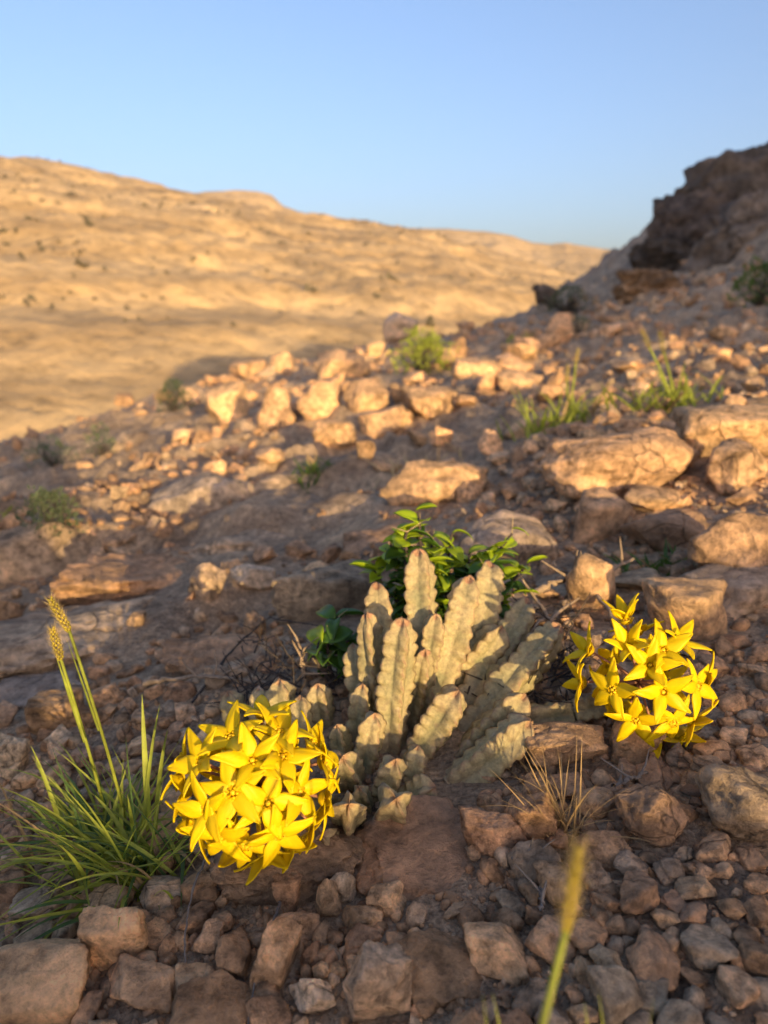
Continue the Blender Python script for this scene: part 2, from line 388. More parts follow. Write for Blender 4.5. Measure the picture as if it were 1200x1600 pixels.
outcrop(1120, 462, 8.5, 1.2, .9, .45, 'slate', 'low grey boulder under the rounded outcrop face', 58, 0.0, z=1)

# ---- stones one can single out
B = dict(sub=5, planes=10, sharp=42, rough=0.065, fine=0.028)
HAND = [  # name, px, py, w, h, tone, label, options, shape
 ('boulder', 958, 782, 262, 112, 'ochre', 'long flat topped boulder with sunlit face below the tufts of spiky grass', dict(dr=.7, yaw=.05), dict(sub=5, planes=10, sharp=12)),
 ('boulder', 1135, 712, 165, 78, 'ochre', 'wide sunlit rock lying across the end of the long flat boulder', dict(yaw=-.2), {}),
 ('boulder', 1143, 772, 88, 84, 'tan', 'blocky rock with a lit diagonal strip leaning at the long boulder end', dict(yaw=.6), {}),
 ('boulder', 928, 850, 92, 84, 'tan', 'chunky tan rock with a white chip below the long flat boulder', dict(yaw=.3), {}),
 ('boulder', 1040, 862, 150, 72, 'brown', 'smooth brown boulder behind the short green grass tuft', dict(), {}),
 ('boulder', 1012, 806, 100, 36, 'tan', 'flat slab wedged under the long flat boulder', dict(sink=.1), {}),
 ('boulder', 1160, 930, 185, 140, 'ochre', 'large cracked sunlit slab with rough pocked face', dict(dr=.7), dict(rough=.12, fine=.05)),
 ('boulder', 1130, 965, 170, 78, 'slate', 'dark shaded block below the cracked sunlit slab', dict(), {}),
 ('boulder', 925, 962, 84, 96, 'ochre', 'upright rock with lit edge behind the dry sticks', dict(yaw=.5), {}),
 ('boulder', 990, 928, 84, 34, 'grey', 'small flat grey stone between upright rock and grass tuft', dict(sink=.1), {}),
 ('boulder', 1066, 915, 40, 36, 'tan', 'small cube like stone beside the short green grass tuft', dict(), {}),
 ('boulder', 1065, 1008, 142, 106, 'ochre', 'angular sunlit rock just behind the smaller flower head', dict(yaw=-.25, dr=.7), dict(planes=7, sharp=22)),
 ('boulder', 878, 1205, 142, 108, 'ochre', 'rounded rock with sunlit top under the stem lying sideways', dict(yaw=.1, dr=.62, sink=.2, hw=.5), {}),
 ('boulder', 988, 1196, 84, 62, 'ochre', 'tan wedge shaped stone under the smaller flower head', dict(yaw=-.5), dict(planes=6, sharp=24)),
 ('boulder', 1163, 1328, 168, 126, 'grey', 'large rounded grey stone with dark pits', dict(dr=.8, yaw=.2, sink=.15), dict(planes=9, sharp=9, rough=.08)),
 ('stone', 1012, 1328, 100, 96, 'brown', 'blocky brown stone with lit top beside the dry twig', dict(yaw=.3, sink=.1), {}),
 ('stone', 826, 1322, 78, 78, 'brown', 'squarish brown stone beside the dry straw tuft', dict(sink=.25), {}),
 ('boulder', 655, 1402, 245, 150, 'reddish', 'embedded reddish brown rock at the foot of the succulent', dict(dr=.9, sink=.5, yaw=.1, hw=.36), dict(rough=.10, fine=.05, planes=16)),
 ('stone', 768, 1338, 96, 66, 'reddish', 'low reddish stone half buried beside the embedded rock', dict(sink=.4), {}),
 ('boulder', 455, 1408, 250, 110, 'dark', 'dark pitted rock under the larger flower head', dict(dr=.8, sink=.35, hw=.4), dict(rough=.12, fine=.07)),
 ('boulder', 690, 1572, 165, 185, 'brown', 'broad flat brown slab lying among the foreground gravel', dict(dr=1.05, sink=.4, yaw=.15, hw=.3, tilt=.06), dict(planes=7, sharp=24)),
 ('stone', 772, 1525, 122, 118, 'tan', 'peaked angular tan stone leaning on the broad flat slab', dict(yaw=-.4, sink=.15, hw=.5), dict(planes=6, sharp=26)),
 ('stone', 590, 1612, 112, 120, 'grey', 'thick grey brown stone against the edge of the broad flat slab', dict(sink=.15), {}),
 ('stone', 488, 1590, 74, 58, 'pale', 'pale broken stone with a notched side', dict(sink=.05), dict(planes=6, sharp=22)),
 ('stone', 438, 1555, 62, 104, 'tan', 'long tan stone lying beside the thin dark twig', dict(dr=1.7, yaw=-.5), {}),
 ('stone', 452, 1428, 50, 58, 'brown', 'rounded rough brown stone below the dark pitted rock', dict(), {}),
 ('stone', 541, 1416, 40, 52, 'pale', 'pale upright chip of stone below the embedded rock', dict(yaw=.8), {}),
 ('stone', 514, 1440, 42, 62, 'tan', 'tan stone leaning on the pale upright chip', dict(yaw=.3), {}),
 ('stone', 604, 1434, 62, 46, 'tan', 'tan many sided stone tucked below the embedded rock', dict(), {}),
 ('stone', 568, 1462, 64, 44, 'tan', 'tan triangular stone on top of the small stone heap', dict(), {}),
 ('stone', 566, 1496, 62, 42, 'reddish', 'reddish stone at the base of the small stone heap', dict(), {}),
 ('boulder', 186, 1516, 100, 96, 'ochre', 'tan stone with a sunlit top edge below the grass clump', dict(yaw=.3, sink=.1), dict(planes=8, sharp=18)),
 ('boulder', 62, 1612, 185, 130, 'tan', 'large smooth tan boulder below the long drooping grass blades', dict(dr=.8, yaw=.2, sink=.1), dict(planes=6, sharp=14, rough=.04)),
 ('stone', 8, 1600, 44, 42, 'white', 'white chip of stone on the side of the smooth tan boulder', dict(sink=.1), {}),
 ('boulder', 226, 1578, 138, 74, 'tan', 'flat topped tan stone beside the smooth tan boulder', dict(yaw=-.05, sink=.1), dict(planes=7, sharp=20)),
 ('boulder', 330, 1650, 150, 150, 'brown', 'large sloping brown slab between the two thin twigs', dict(dr=1.0, sink=.4, yaw=-.5, hw=.38), {}),
 ('stone', 328, 1492, 52, 46, 'tan', 'triangular tan stone beside the long thin twig', dict(), dict(planes=5, sharp=24)),
 ('stone', 262, 1420, 84, 48, 'grey', 'grey brown stone at the root of the grass clump', dict(), {}),
 ('stone', 248, 1482, 66, 32, 'brown', 'low brown stone behind the flat topped tan stone', dict(), {}),
 ('stone', 55, 1440, 90, 46, 'pale', 'pale stone showing through the drooping grass blades', dict(), {}),
 ('boulder', 505, 968, 168, 96, 'grey', 'large grey brown boulder behind the leafy shrub', dict(dr=.6, yaw=.15), dict(planes=8, sharp=14)),
 ('stone', 326, 945, 58, 64, 'grey', 'upright grey stone on the bedrock behind the flower head', dict(), {}),
 ('stone', 398, 928, 78, 44, 'pale', 'pale flat stone beside the upright grey stone', dict(), {}),
 ('stone', 214, 978, 30, 26, 'tan', 'small round stone alone on the smooth bedrock', dict(), {}),
 ('stone', 22, 975, 38, 44, 'brown', 'thin brown flake standing on the smooth bedrock', dict(), {}),
 ('stone', 95, 1140, 90, 66, 'brown', 'brown stone behind the two tall seed heads', dict(), {}),
 ('stone', 20, 1215, 64, 64, 'grey', 'dark grey stone beside the tips of the grass clump', dict(), {}),
 ('stone', 338, 1075, 40, 40, 'grey', 'grey stone behind the sunlit dry stick', dict(), {}),
 ('stone', 766, 716, 36, 46, 'ochre', 'pointed little stone standing upright on the slope', dict(sink=.1), dict(planes=5, sharp=20)),
 ('boulder', 436, 670, 66, 66, 'ochre', 'split rounded rock at the edge of the sunlit rock pile', dict(), {}),
 ('boulder', 502, 652, 78, 58, 'ochre', 'sunlit block at the middle of the rock pile', dict(), {}),
 ('boulder', 572, 637, 72, 56, 'ochre', 'bright pale yellow block on the rock pile', dict(yaw=.3), dict(planes=6, sharp=20)),
 ('boulder', 358, 657, 72, 60, 'ochre', 'notched rock at the valley end of the rock pile', dict(), {}),
 ('boulder', 524, 704, 76, 46, 'ochre', 'low rounded rock at the foot of the rock pile', dict(), {}),
 ('boulder', 598, 682, 82, 46, 'ochre', 'flat rounded rock below the bright pale block', dict(), {}),
 ('boulder', 668, 655, 92, 50, 'ochre', 'broad rock below the green bush on the slope', dict(), {}),
 ('boulder', 625, 672, 44, 34, 'ochre', 'small dome of rock beside the flat rounded rock', dict(), {}),
 ('boulder', 571, 718, 34, 32, 'ochre', 'small sunlit cube of rock in front of the rock pile', dict(), {}),
 ('boulder', 533, 586, 82, 42, 'ochre', 'long slanting rock at the back of the rock pile', dict(yaw=.4), {}),
 ('boulder', 586, 562, 36, 26, 'ochre', 'small sunlit rock behind the long slanting rock', dict(), {}),
 ('boulder', 440, 582, 40, 30, 'ochre', 'small upright rock on the brow of the slope', dict(), {}),
 ('boulder', 388, 592, 60, 32, 'ochre', 'squat sunlit rock on the brow beside green tufts', dict(), {}),
 ('boulder', 626, 532, 56, 42, 'pale', 'pale boulder on the brow behind the green bush', dict(), {}),
 ('boulder', 745, 588, 80, 36, 'ochre', 'broad sunlit rock up the slope past the green bush', dict(), {}),
 ('boulder', 812, 612, 76, 34, 'ochre', 'low sunlit rock behind the spiky grass tufts', dict(), {}),
 ('boulder', 872, 540, 42, 50, 'ochre', 'upright orange lit stone below the grey green shrub', dict(), {}),
 ('boulder', 680, 790, 190, 62, 'ochre', 'long low rough rock behind the leafy shrub', dict(dr=.5, sink=.3), dict(rough=.12, fine=.05)),
 ('boulder', 800, 880, 200, 80, 'slate', 'wide grey slab between leafy shrub and chunky tan rock', dict(dr=.6, sink=.4), {}),
 ('rock_slab', 120, 1030, 300, 110, 'grey', 'broad flat slab of bedrock behind the two tall seed heads', dict(dr=.8, sink=.6, hw=.22, yaw=.4), dict(rough=.12, fine=.06, planes=14)),
 ('rock_slab', 345, 1048, 230, 90, 'brown', 'cracked slab of bedrock behind the larger flower head', dict(dr=.7, sink=.55, hw=.24, yaw=-.2), dict(rough=.12, fine=.06)),
 ('rock_slab', 215, 930, 270, 80, 'brown', 'long ledge of bedrock above the small round stone', dict(dr=.6, sink=.45, hw=.24, yaw=.45), dict(rough=.12, fine=.06)),
 ('rock_slab', 60, 1100, 210, 70, 'slate', 'low slab of dark bedrock behind the tips of the grass clump', dict(dr=.7, sink=.55, hw=.22, yaw=.1), dict(rough=.12, fine=.06)),
 ('rock_slab', 405, 860, 250, 60, 'grey', 'sloping sheet of bedrock above the upright grey stone', dict(dr=.7, sink=.55, hw=.2, yaw=.3), dict(rough=.12, fine=.05)),
 ('rock_slab', 620, 850, 180, 50, 'brown', 'low slab of bedrock right behind the leafy shrub', dict(dr=.7, sink=.5, hw=.22), dict(rough=.12, fine=.05)),
 ('boulder', 320, 800, 190, 60, 'slate', 'broad dark slab of bedrock on the slope', dict(dr=.6, sink=.5), {}),
 ('boulder', 60, 900, 190, 50, 'grey', 'low bedrock hump at the edge of the slope', dict(dr=.6, sink=.5), {}),
]
ANCHOR = []
for name, px, py, w, h, t, lab, op, sh in HAND:
    kk = dict(B); kk.update(sh); kk['sub'] = 5 if py > 1120 or w > 200 else 4; me = uniq(M_STONE if name == 'stone' else M_BOULDER, **kk)
    oo = put_stone(name, me, px, py, w, h, t, lab, name.replace('_', ' '), **op)
    short = lab
    for cut in (' lying', ' beside', ' with ', ' below', ' under', ' behind', ' at the', ' on the', ' on top', ' among', ' leaning', ' between', ' tucked', ' wedged', ' half', ' alone', ' showing', ' up the', ' in front', ' just', ' against', ' right behind', ' above', ' across', ' past'):
        if short.find(cut) > 8: short = short[:short.find(cut)]
    ANCHOR.append((oo.location.x, oo.location.y, short))

# ---- loose stones, each its own, laid by size so that they do not run into each other
def free(x, y, r, k=0.8):
    for a, b, c in TAKEN:
        if (a - x) ** 2 + (b - y) ** 2 < (k * (c + r)) ** 2: return False
    return True
def region(px, py):
    if py < 760: return ('beside the sunlit rock pile', 'stones around the rock pile') if px < 820 else ('on the slope below the dark outcrop', 'stones below the outcrop')
    if py < 1060:
        if px < 480: return 'on the bedrock slope behind the flower heads', 'stones on the bedrock slope'
        return 'on the slope behind the succulent', 'stones behind the succulent'
    if px < 320: return 'in the gravel around the grass clump', 'stones around the grass clump'
    if px < 700: return 'in the gravel between dark pitted rock and broad slab', 'stones by the broad slab'
    if py < 1340: return 'in the gravel under the smaller flower head', 'stones under the smaller flower head'
    return 'in the gravel around the blurred seed head', 'stones around the blurred seed head'
SHAPES = ['angular', 'blunt', 'blocky', 'rounded', 'broken']
cand = []
for px0, px1, py0, py1, n, lo, hi in [(0, 1200, 1320, 1630, 420, 34, 92), (820, 1200, 1180, 1420, 200, 26, 66), (0, 360, 1060, 1340, 130, 24, 56), (900, 1200, 1000, 1220, 90, 20, 56),
                                      (0, 560, 830, 1060, 60, 18, 56), (330, 560, 760, 900, 90, 16, 48), (300, 860, 520, 760, 300, 15, 52), (820, 1200, 500, 780, 160, 14, 46), (560, 1200, 740, 960, 70, 18, 50), (0, 330, 620, 850, 70, 14, 48)]:
    for i in range(n):
        cand.append((float(rng.uniform(px0, px1)), float(rng.uniform(py0, py1)), float(lo * (hi / lo) ** (rng.random() ** 1.5))))
cand.sort(key=lambda c: -c[2] * (1 + (c[1] > 1000) * .25))
count = 0
for px, py, w in cand:
    if count >= 225: break
    if 500 < px < 860 and 1000 < py < 1235: continue
    P, dep = hit(px, py); s = dep / FPX; ww = w * s
    if dep > 13 or not free(P[0], P[1], ww / 2, 0.82): continue
    t = random.choice(['brown', 'brown', 'tan', 'tan', 'grey', 'reddish'] if py > 760 else ['ochre', 'ochre', 'tan', 'brown'])
    reg, grp = region(px, py)
    an = sorted(ANCHOR, key=lambda q: (q[0] - P[0]) ** 2 + (q[1] - P[1]) ** 2)[0][2]
    flat = rng.uniform(.40, .74); size = 'large' if w > 58 else ('mid sized' if w > 38 else 'small')
    lab = '%s %s %s loose stone next to the %s' % (size, 'flat' if flat < .5 else ('chunky' if flat > .63 else 'blunt'), {'brown': 'brown', 'tan': 'tan', 'grey': 'grey brown', 'reddish': 'reddish brown', 'ochre': 'ochre'}[t], an)
    grp = lab.replace(' loose stone next to', ' stones by')
    o = obj('stone', random.choice(PROTO)); d = ww * rng.uniform(.6, 1.0); h = ww * flat
    o.scale = (ww / 2, d / 2, h / 2); sink = rng.uniform(.14, .3)
    zg = float(terrain(P[:1], P[1:2])[0]); o.location = (P[0], P[1], zg + h / 2 - sink * h)
    o.rotation_euler = (rng.uniform(-.35, .35), rng.uniform(-.35, .35), rng.uniform(0, 6.28))
    o.color = tone(t, v=.16); tag(o, lab, 'stone', grp)
    TAKEN.append((P[0], P[1], 0.42 * (ww + d) / 2)); count += 1

# ---- gravel: what nobody could count
def gravel():
    g = np.random.default_rng(11); VV, FF, CC, SM, off = [], [], [], [], 0
    shp = {2: [rock_shape(900 + i, sub=3 if False else 2, planes=7, sharp=26, rough=.06, fine=.03) for i in range(14)],
           1: [rock_shape(950 + i, sub=1, planes=4, sharp=20, rough=.08, fine=.0) for i in range(14)]}
    for q in range(14):
        Vq, Fq = shp[1][q]; shp[1][q] = (Vq * (1 + .20 * g.normal(size=(len(Vq), 1)).clip(-1.4, 1.4)), Fq)
    T = np.array([TONE[k] for k in ('brown', 'tan', 'grey', 'reddish', 'brown', 'brown')]) * WARM
    tk = np.array(TAKEN)
    def lay(n, r0, r1, s0, s1, sub, azr, pw, dens):
        nonlocal off
        r = np.exp(g.uniform(math.log(r0), math.log(r1), n)); a = g.uniform(-R(azr), R(azr), n); x, y = r * np.sin(a), r * np.cos(a)
        keep = fbm(x * dens, y * dens, None, 2, 88) > -0.45 + 1.1 * sst(.5, .75, y) * (1 - sst(3.0, 4.5, y)) * sst(.1, -.15, x) * .6; x, y, r = x[keep], y[keep], r[keep]
        s = s0 * (s1 / s0) ** (g.random(len(x)) ** pw) * np.clip(r / 0.5, 0.7, 40) ** 0.62
        dd = np.hypot(x[:, None] - tk[None, :, 0], y[:, None] - tk[None, :, 1]); ok = (dd > 0.72 * tk[None, :, 2] + .25 * s[:, None]).all(1)
        x, y, s = x[ok], y[ok], s[ok]; z = terrain(x, y)
        for i in range(len(x)):
            V, F = shp[sub][g.integers(14)]
            q = Quaternion((g.normal(), g.normal() * .35, g.normal() * .35, g.normal())).normalized().to_matrix()
            sc = s[i] * np.array([1, g.uniform(.6, 1), g.uniform(.45, .8)]) / 2
            W = (V * sc) @ np.array(q).T + np.array([x[i], y[i], z[i] + sc[2] * .35])
            c = T[g.integers(len(T))] * g.uniform(.75, 1.2)
            VV.append(W); FF.append(F + off); SM.append(np.full(len(F), sub == 2)); CC.append(np.repeat(c[None], len(V), 0)); off += len(V)
    lay(3300, .14, 1.0, .009, .020, 2, 48, 1.6, 5)
    lay(9500, .13, 1.6, .003, .009, 1, 48, 1.2, 6)
    lay(4600, 1.0, 9.0, .007, .026, 1, 36, 1.8, 1.5)
    lay(900, 6.0, 15.0, .012, .035, 1, 33, 1.6, 1.5)
    me = mesh_np('gravel', np.concatenate(VV), np.concatenate(FF)); me.polygons.foreach_set('use_smooth', np.concatenate(SM)); vcol(me, 'tint', np.concatenate(CC))
    tag(obj('gravel', me, M_GRAVEL), 'brown gravel and chips of stone covering the slope', 'gravel', kind='stuff')
gravel()

# ------------------------------------------------------------------ plant materials
def thin_material(name, col, trans, tw=0.45, rough=0.55, vary=0.25, spec=0.25):
    """a petal or leaf: diffuse front, light shining through"""
    m = NT(name); p = m.pos(); rnd = m.n('ObjectInfo').outputs['Random']
    n = m.noise(p, 90, 3)
    c = m.mix(1.0, col, m.ramp(n, [(0.3, G3(1 - vary)), (0.7, G3(1 + vary * .6))]), 'MULTIPLY')
    c = m.mix(1.0, c, m.ramp(rnd, [(0.0, G3(1 - vary * .7)), (1.0, G3(1 + vary * .5))]), 'MULTIPLY')
    m.color(c); m.b.inputs['Roughness'].default_value = rough; m.b.inputs['Specular IOR Level'].default_value = spec
    t = m.n('BsdfTranslucent'); m.l(m.mix(1.0, c, trans, 'MULTIPLY'), t.inputs[0])
    x = m.n('MixShader'); x.inputs[0].default_value = tw; m.l(m.b.outputs[0], x.inputs[1]); m.l(t.outputs[0], x.inputs[2]); m.l(x.outputs[0], m.out.inputs[0])
    return m.m
def simple_material(name, col, var=0.3, scale=120, rough=0.85, bump=0.001):
    m = NT(name); p = m.pos(); n = m.noise(p, scale, 5, .65)
    m.color(m.mix(1.0, col, m.ramp(n, [(0.28, G3(1 - var)), (0.72, G3(1 + var))]), 'MULTIPLY')); m.b.inputs['Roughness'].default_value = rough
    m.normal(m.bump(n, .5, bump)); return m.m
M_PETAL = thin_material('yellow_petal', (0.90, 0.68, 0.005), (1.0, 0.97, 0.6), 0.34, 0.5, 0.10)
M_CORONA = simple_material('orange_corona', (0.78, 0.50, 0.01), 0.3, 500, 0.5, .0004)
M_CUP = thin_material('yellow_cup', (0.66, 0.47, 0.006), (1, .9, .5), 0.2, 0.5, 0.2)
M_PEDICEL = simple_material('reddish_stalk', (0.34, 0.17, 0.10), 0.3, 200)
M_LEAF = thin_material('green_leaf', (0.085, 0.18, 0.022), (2.6, 2.2, 0.7), 0.38, 0.38, 0.30, 0.45)
M_LEAFNEW = thin_material('young_leaf', (0.36, 0.48, 0.02), (1.5, 1.4, 0.5), 0.42, 0.4, 0.2, 0.4)
M_GRASS = thin_material('grass_blade', (0.37, 0.42, 0.075), (1.5, 1.4, 0.6), 0.42, 0.5, 0.35)
M_GRASSDARK = thin_material('grass_blade_dark', (0.10, 0.17, 0.045), (1.7, 1.6, 0.6), 0.35, 0.5, 0.3)
M_STRAW = thin_material('dry_straw', (0.46, 0.32, 0.15), (1.2, 1.0, 0.7), 0.3, 0.7, 0.25)
M_SEED = thin_material('seed_head', (0.55, 0.46, 0.07), (1.3, 1.0, 0.6), 0.35, 0.6, 0.35)
M_BRISTLE = thin_material('pale_bristle', (0.62, 0.50, 0.28), (1.1, 1.0, 0.8), 0.45, 0.6, 0.2)
M_STICK = simple_material('dead_wood', (0.30, 0.225, 0.155), 0.4, 160, 0.9, .002)
M_STICKGREY = simple_material('grey_twig', (0.20, 0.175, 0.15), 0.4, 160, 0.9, .002)
M_BARK = simple_material('dark_bark', (0.07, 0.055, 0.045), 0.5, 160, 0.9, .002)
M_SHRUB = thin_material('grey_green_shrub', (0.12, 0.155, 0.085), (1.3, 1.3, 0.7), 0.3, 0.7, 0.3)
M_SCRUB = thin_material('dry_scrub', (0.135, 0.115, 0.07), (1.2, 1.1, 0.7), 0.2, 0.8, 0.3)
def succulent_material():
    m = NT('succulent_skin'); p = m.pos()
    a = m.n('VertexColor', layer_name='part'); s = m.n('SeparateColor'); m.l(a.outputs[0], s.inputs[0])
    edge, along, tipf = s.outputs[0], s.outputs[1], s.outputs[2]
    n = m.noise(p, 45, 5, .6, .3); f = m.noise(p, 320, 5, .7)
    c = m.ramp(n, [(0.36, (0.225, 0.215, 0.115)), (0.5, (0.335, 0.295, 0.155)), (0.66, (0.41, 0.34, 0.19))])
    c = m.mix(m.math('MULTIPLY', edge, 0.65), c, (0.44, 0.345, 0.165))
    c = m.mix(m.ramp(along, [(0.0, G3(.45)), (0.35, G3(0))]), c, (0.33, 0.255, 0.18))
    c = m.mix(m.ramp(along, [(0.75, G3(0)), (1.0, G3(.35))]), c, (0.42, 0.30, 0.17))
    c = m.mix(m.math('MULTIPLY', tipf, 0.75), c, (0.33, 0.16, 0.10))
    c = m.mix(1.0, c, m.ramp(f, [(0.36, G3(.74)), (0.64, G3(1.2))]), 'MULTIPLY')
    blot = m.ramp(m.noise(p, 130, 4, .7, .5), [(0.53, G3(0)), (0.66, G3(.55))])
    c = m.mix(blot, c, (0.23, 0.165, 0.105))
    c = m.mix(m.ramp(edge, [(0.90, G3(0)), (0.985, G3(.6))]), c, (0.25, 0.17, 0.105))
    sp_ = m.ramp(m.noise(p, 75, 2, .5), [(0.70, G3(0)), (0.75, G3(.4))])
    c = m.mix(sp_, c, (0.52, 0.44, 0.36))
    m.color(c); m.b.inputs['Roughness'].default_value = 0.72; m.b.inputs['Specular IOR Level'].default_value = 0.3
    m.normal(m.bump(f, .6, .0009, m.bump(n, .7, .003)))
    return m.m
M_SUCC = succulent_material()

# ------------------------------------------------------------------ the succulent
P0, D0 = hit(640, 1170)
plant = tag(empty('succulent_plant', P0), 'clump of grey green four angled succulent stems carrying two yellow flower heads', 'succulent')
def stem(base, tip, rad, roll=0.0, bow=0.0, seed=0, side=None, point=0.16):
    """four ribbed stem with scalloped ribs, from base to tip (world points)"""
    g = np.random.default_rng(seed + 4000); base = np.asarray(base, float); tip = np.asarray(tip, float)
    L = np.linalg.norm(tip - base); n = max(36, int(L / 0.0011)); m = 40
    ax = (tip - base) / L; sd = np.cross(ax, [0, 0, 1.0]); sd = sd / (np.linalg.norm(sd) + 1e-9)
    mid = (base + tip) / 2 + (np.array([0, 0, 1.0]) - ax * ax[2]) * (-bow * L) + sd * g.uniform(-.04, .04) * L
    C = bez(base, mid, tip, n); t = np.linspace(0, 1, n)
    T = np.gradient(C, axis=0); T /= np.linalg.norm(T, axis=1)[:, None]
    rt = np.array([1.0, 0, 0]); X = rt - T * (T @ rt)[:, None]
    bad = np.linalg.norm(X, axis=1) < .2; X[bad] = (np.array([0, 0, 1.0]) - T * T[:, 2:3])[bad]
    X /= np.linalg.norm(X, axis=1)[:, None]; Y = np.cross(T, X)
    ph = np.linspace(0, 2 * math.pi, m, endpoint=False)
    nt = max(4, round(L / 0.0112)); tt = t[:, None]
    rib = np.round(ph / (math.pi / 2)).astype(int) % 4
    phase = np.where(rib % 2 == 0, 0.0, 0.5)[None] + g.uniform(-.08, .08, 4)[rib][None]
    w = np.abs(np.cos(2 * ph))[None]; edge = np.power(w, 3.6)
    saw = (tt * nt * (0.94 + .12 * tt) + phase + 0.16 * fbm(tt * nt * .7 + 0 * phase, phase * 3 + seed, None, 2, seed)) % 1.0
    tooth = np.power(np.abs(np.sin(math.pi * saw)), 0.42) * (0.86 + .22 * saw)
    rip = np.sin(2 * math.pi * saw)
    c0 = 0.60
    dia = 1.0 / (np.abs(np.cos(ph)) + np.abs(np.sin(ph)))[None]            # square section, corners are the ribs
    conc = 1 - 0.25 * (1 - w) ** 1.1
    r = dia * conc * (1 + edge * (-0.17 + 0.25 * tooth + .05 * fbm(tt * nt * 1.3 + phase * 7, rib[None] * 3.3 + seed, None, 2, seed + 9))) + 0.026 * rip * np.power(w, 1.1) * (1 - .5 * edge)
    r = r * (1 + 0.12 * fbm(np.cos(ph)[None] * 1.2 + tt * L * 45, np.sin(ph)[None] * 1.2 + 0 * tt, None, 2, seed + 3))
    tp = np.clip((t - (1 - point)) / point, 0, 1)
    R_ = rad * (0.86 + 0.14 * np.sin(np.clip(t * 1.25, 0, 1) * math.pi * .8)) * np.sqrt(np.clip(1 - tp ** 2.3, 0.004, 1)) * (0.9 + .1 * sst(0, .2, t))
    sway = 0.09 * rip * edge + 0.10 * g.normal() * tt + roll
    a = ph[None] + sway
    V = C[:, None] + (R_[:, None] * r * np.cos(a))[..., None] * X[:, None] + (R_[:, None] * r * np.sin(a))[..., None] * Y[:, None]
    # ribs rise a little past the sunken growing tip
    V = V + T[:, None] * (rad * 0.42 * edge * np.power(tp, 3)[:, None] * (r - c0) * 1.6)[..., None]
    V = V.reshape(-1, 3); Fq = grid_faces(n, m, True)
    # small brown buds on the rib teeth and the tip
    part = np.stack([np.broadcast_to(edge, (n, m)), np.broadcast_to(tt, (n, m)), np.clip((tooth > .96) * (edge > .93) * .8 + (tp[:, None] > .93), 0, 1) + 0 * edge], -1).reshape(-1, 3)
    k = len(V); V = np.concatenate([V, [C[-1] + T[-1] * rad * .05]]); part = np.concatenate([part, [[1, 1, 1]]])
    cap = np.array([[ (n - 1) * m + j, (n - 1) * m + (j + 1) % m, k, k] for j in range(m)])
    tb, fb = tube([C[-1] - T[-1] * rad * .1, C[-1] + T[-1] * rad * .16, C[-1] + T[-1] * rad * .30], [rad * .10, rad * .085, rad * .02], 6)
    V2 = np.concatenate([V, tb]); part = np.concatenate([part, np.ones((len(tb), 3))])
    me = bpy.data.meshes.new('stem'); me.from_pydata((V2 - P0).tolist(), [], [tuple(dict.fromkeys(f)) for f in np.concatenate([Fq, cap, fb + len(V)]).tolist()])
    me.polygons.foreach_set('use_smooth', np.ones(len(me.polygons), bool)); vcol(me, 'part', part); me.update()
    return obj('stem', me, M_SUCC, plant)
STEMS = [  # base px,py (foot on the ground), tip px,py, tip depth offset, radius in px, roll, bow
 (668, 1120, 654, 866, 0.005, 31, .25, 0), (616, 1115, 589, 918, 0.0, 31, .75, .02), (590, 1135, 574, 962, -.02, 25, .1, 0),
 (612, 1170, 629, 974, -.015, 31, .15, 0), (668, 1120, 731, 908, 0.0, 36, .35, .02), (728, 1080, 766, 886, .03, 34, .35, 0),
 (652, 1125, 680, 966, -.02, 26, .3, 0), (640, 1130, 664, 1020, -.03, 24, .2, 0), (690, 1090, 780, 985, -.005, 33, .5, .03),
 (722, 1110, 824, 944, 0.045, 34, .35, .02), (728, 1140, 870, 982, 0.02, 35, .3, .04), (642, 1182, 712, 1086, -.012, 37, .3, .05),
 (722, 1176, 816, 1092, 0.0, 34, .35, .03), (706, 1214, 822, 1134, -.005, 37, .35, .05), 
 (566, 1200, 585, 1120, -.012, 28, .3, 0), (560, 1150, 566, 1074, -.012, 24, .2, 0), (508, 1130, 497, 1074, 0, 24, .4, 0),
 (540, 1180, 527, 1136, -.01, 20, .2, 0), (556, 1215, 536, 1186, -.030, 30, .5, .1), (598, 1240, 616, 1192, -.012, 28, .2, 0),
 (606, 1262, 618, 1250, -.045, 35, .1, .05), (622, 1246, 676, 1232, -.012, 29, .3, .05), (548, 1276, 545, 1258, -.05, 30, .0, .05),
 (572, 1260, 561, 1232, -.012, 20, .3, 0), (442, 1150, 437, 1068, 0.0, 30, .5, 0), (378, 1150, 358, 1086, 0.0, 25, .3, 0), (412, 1160, 405, 1078, .01, 24, .8, 0),
 (514, 1320, 503, 1305, -.02, 26, .3, 0), (575, 1140, 554, 1012, .015, 25, .6, 0), (470, 1160, 470, 1092, 0.0, 22, .2, 0),
 (640, 1215, 652, 1170, 0.0, 22, .6, 0),
 (530, 1245, 470, 1240, -.02, 24, .3, .1)]
for i, (bx, by, tx, ty, dd, rp, roll, bow) in enumerate(STEMS):
    Pb, db = hit(bx, by); Pt = at(tx, ty, db + dd)
    stem(Pb - np.array([0, 0, .006]), Pt, 0.93 * rp * (db + dd / 2) / FPX, roll + .22 + float(rng.uniform(-.22, .22)), bow, i, point=.22 if rp < 26 else .17)

stem(at(800, 1128, .515), at(962, 1098, .515), 27 * .515 / FPX, .35, .06, 90, point=.10)   # the stem lying over the rock
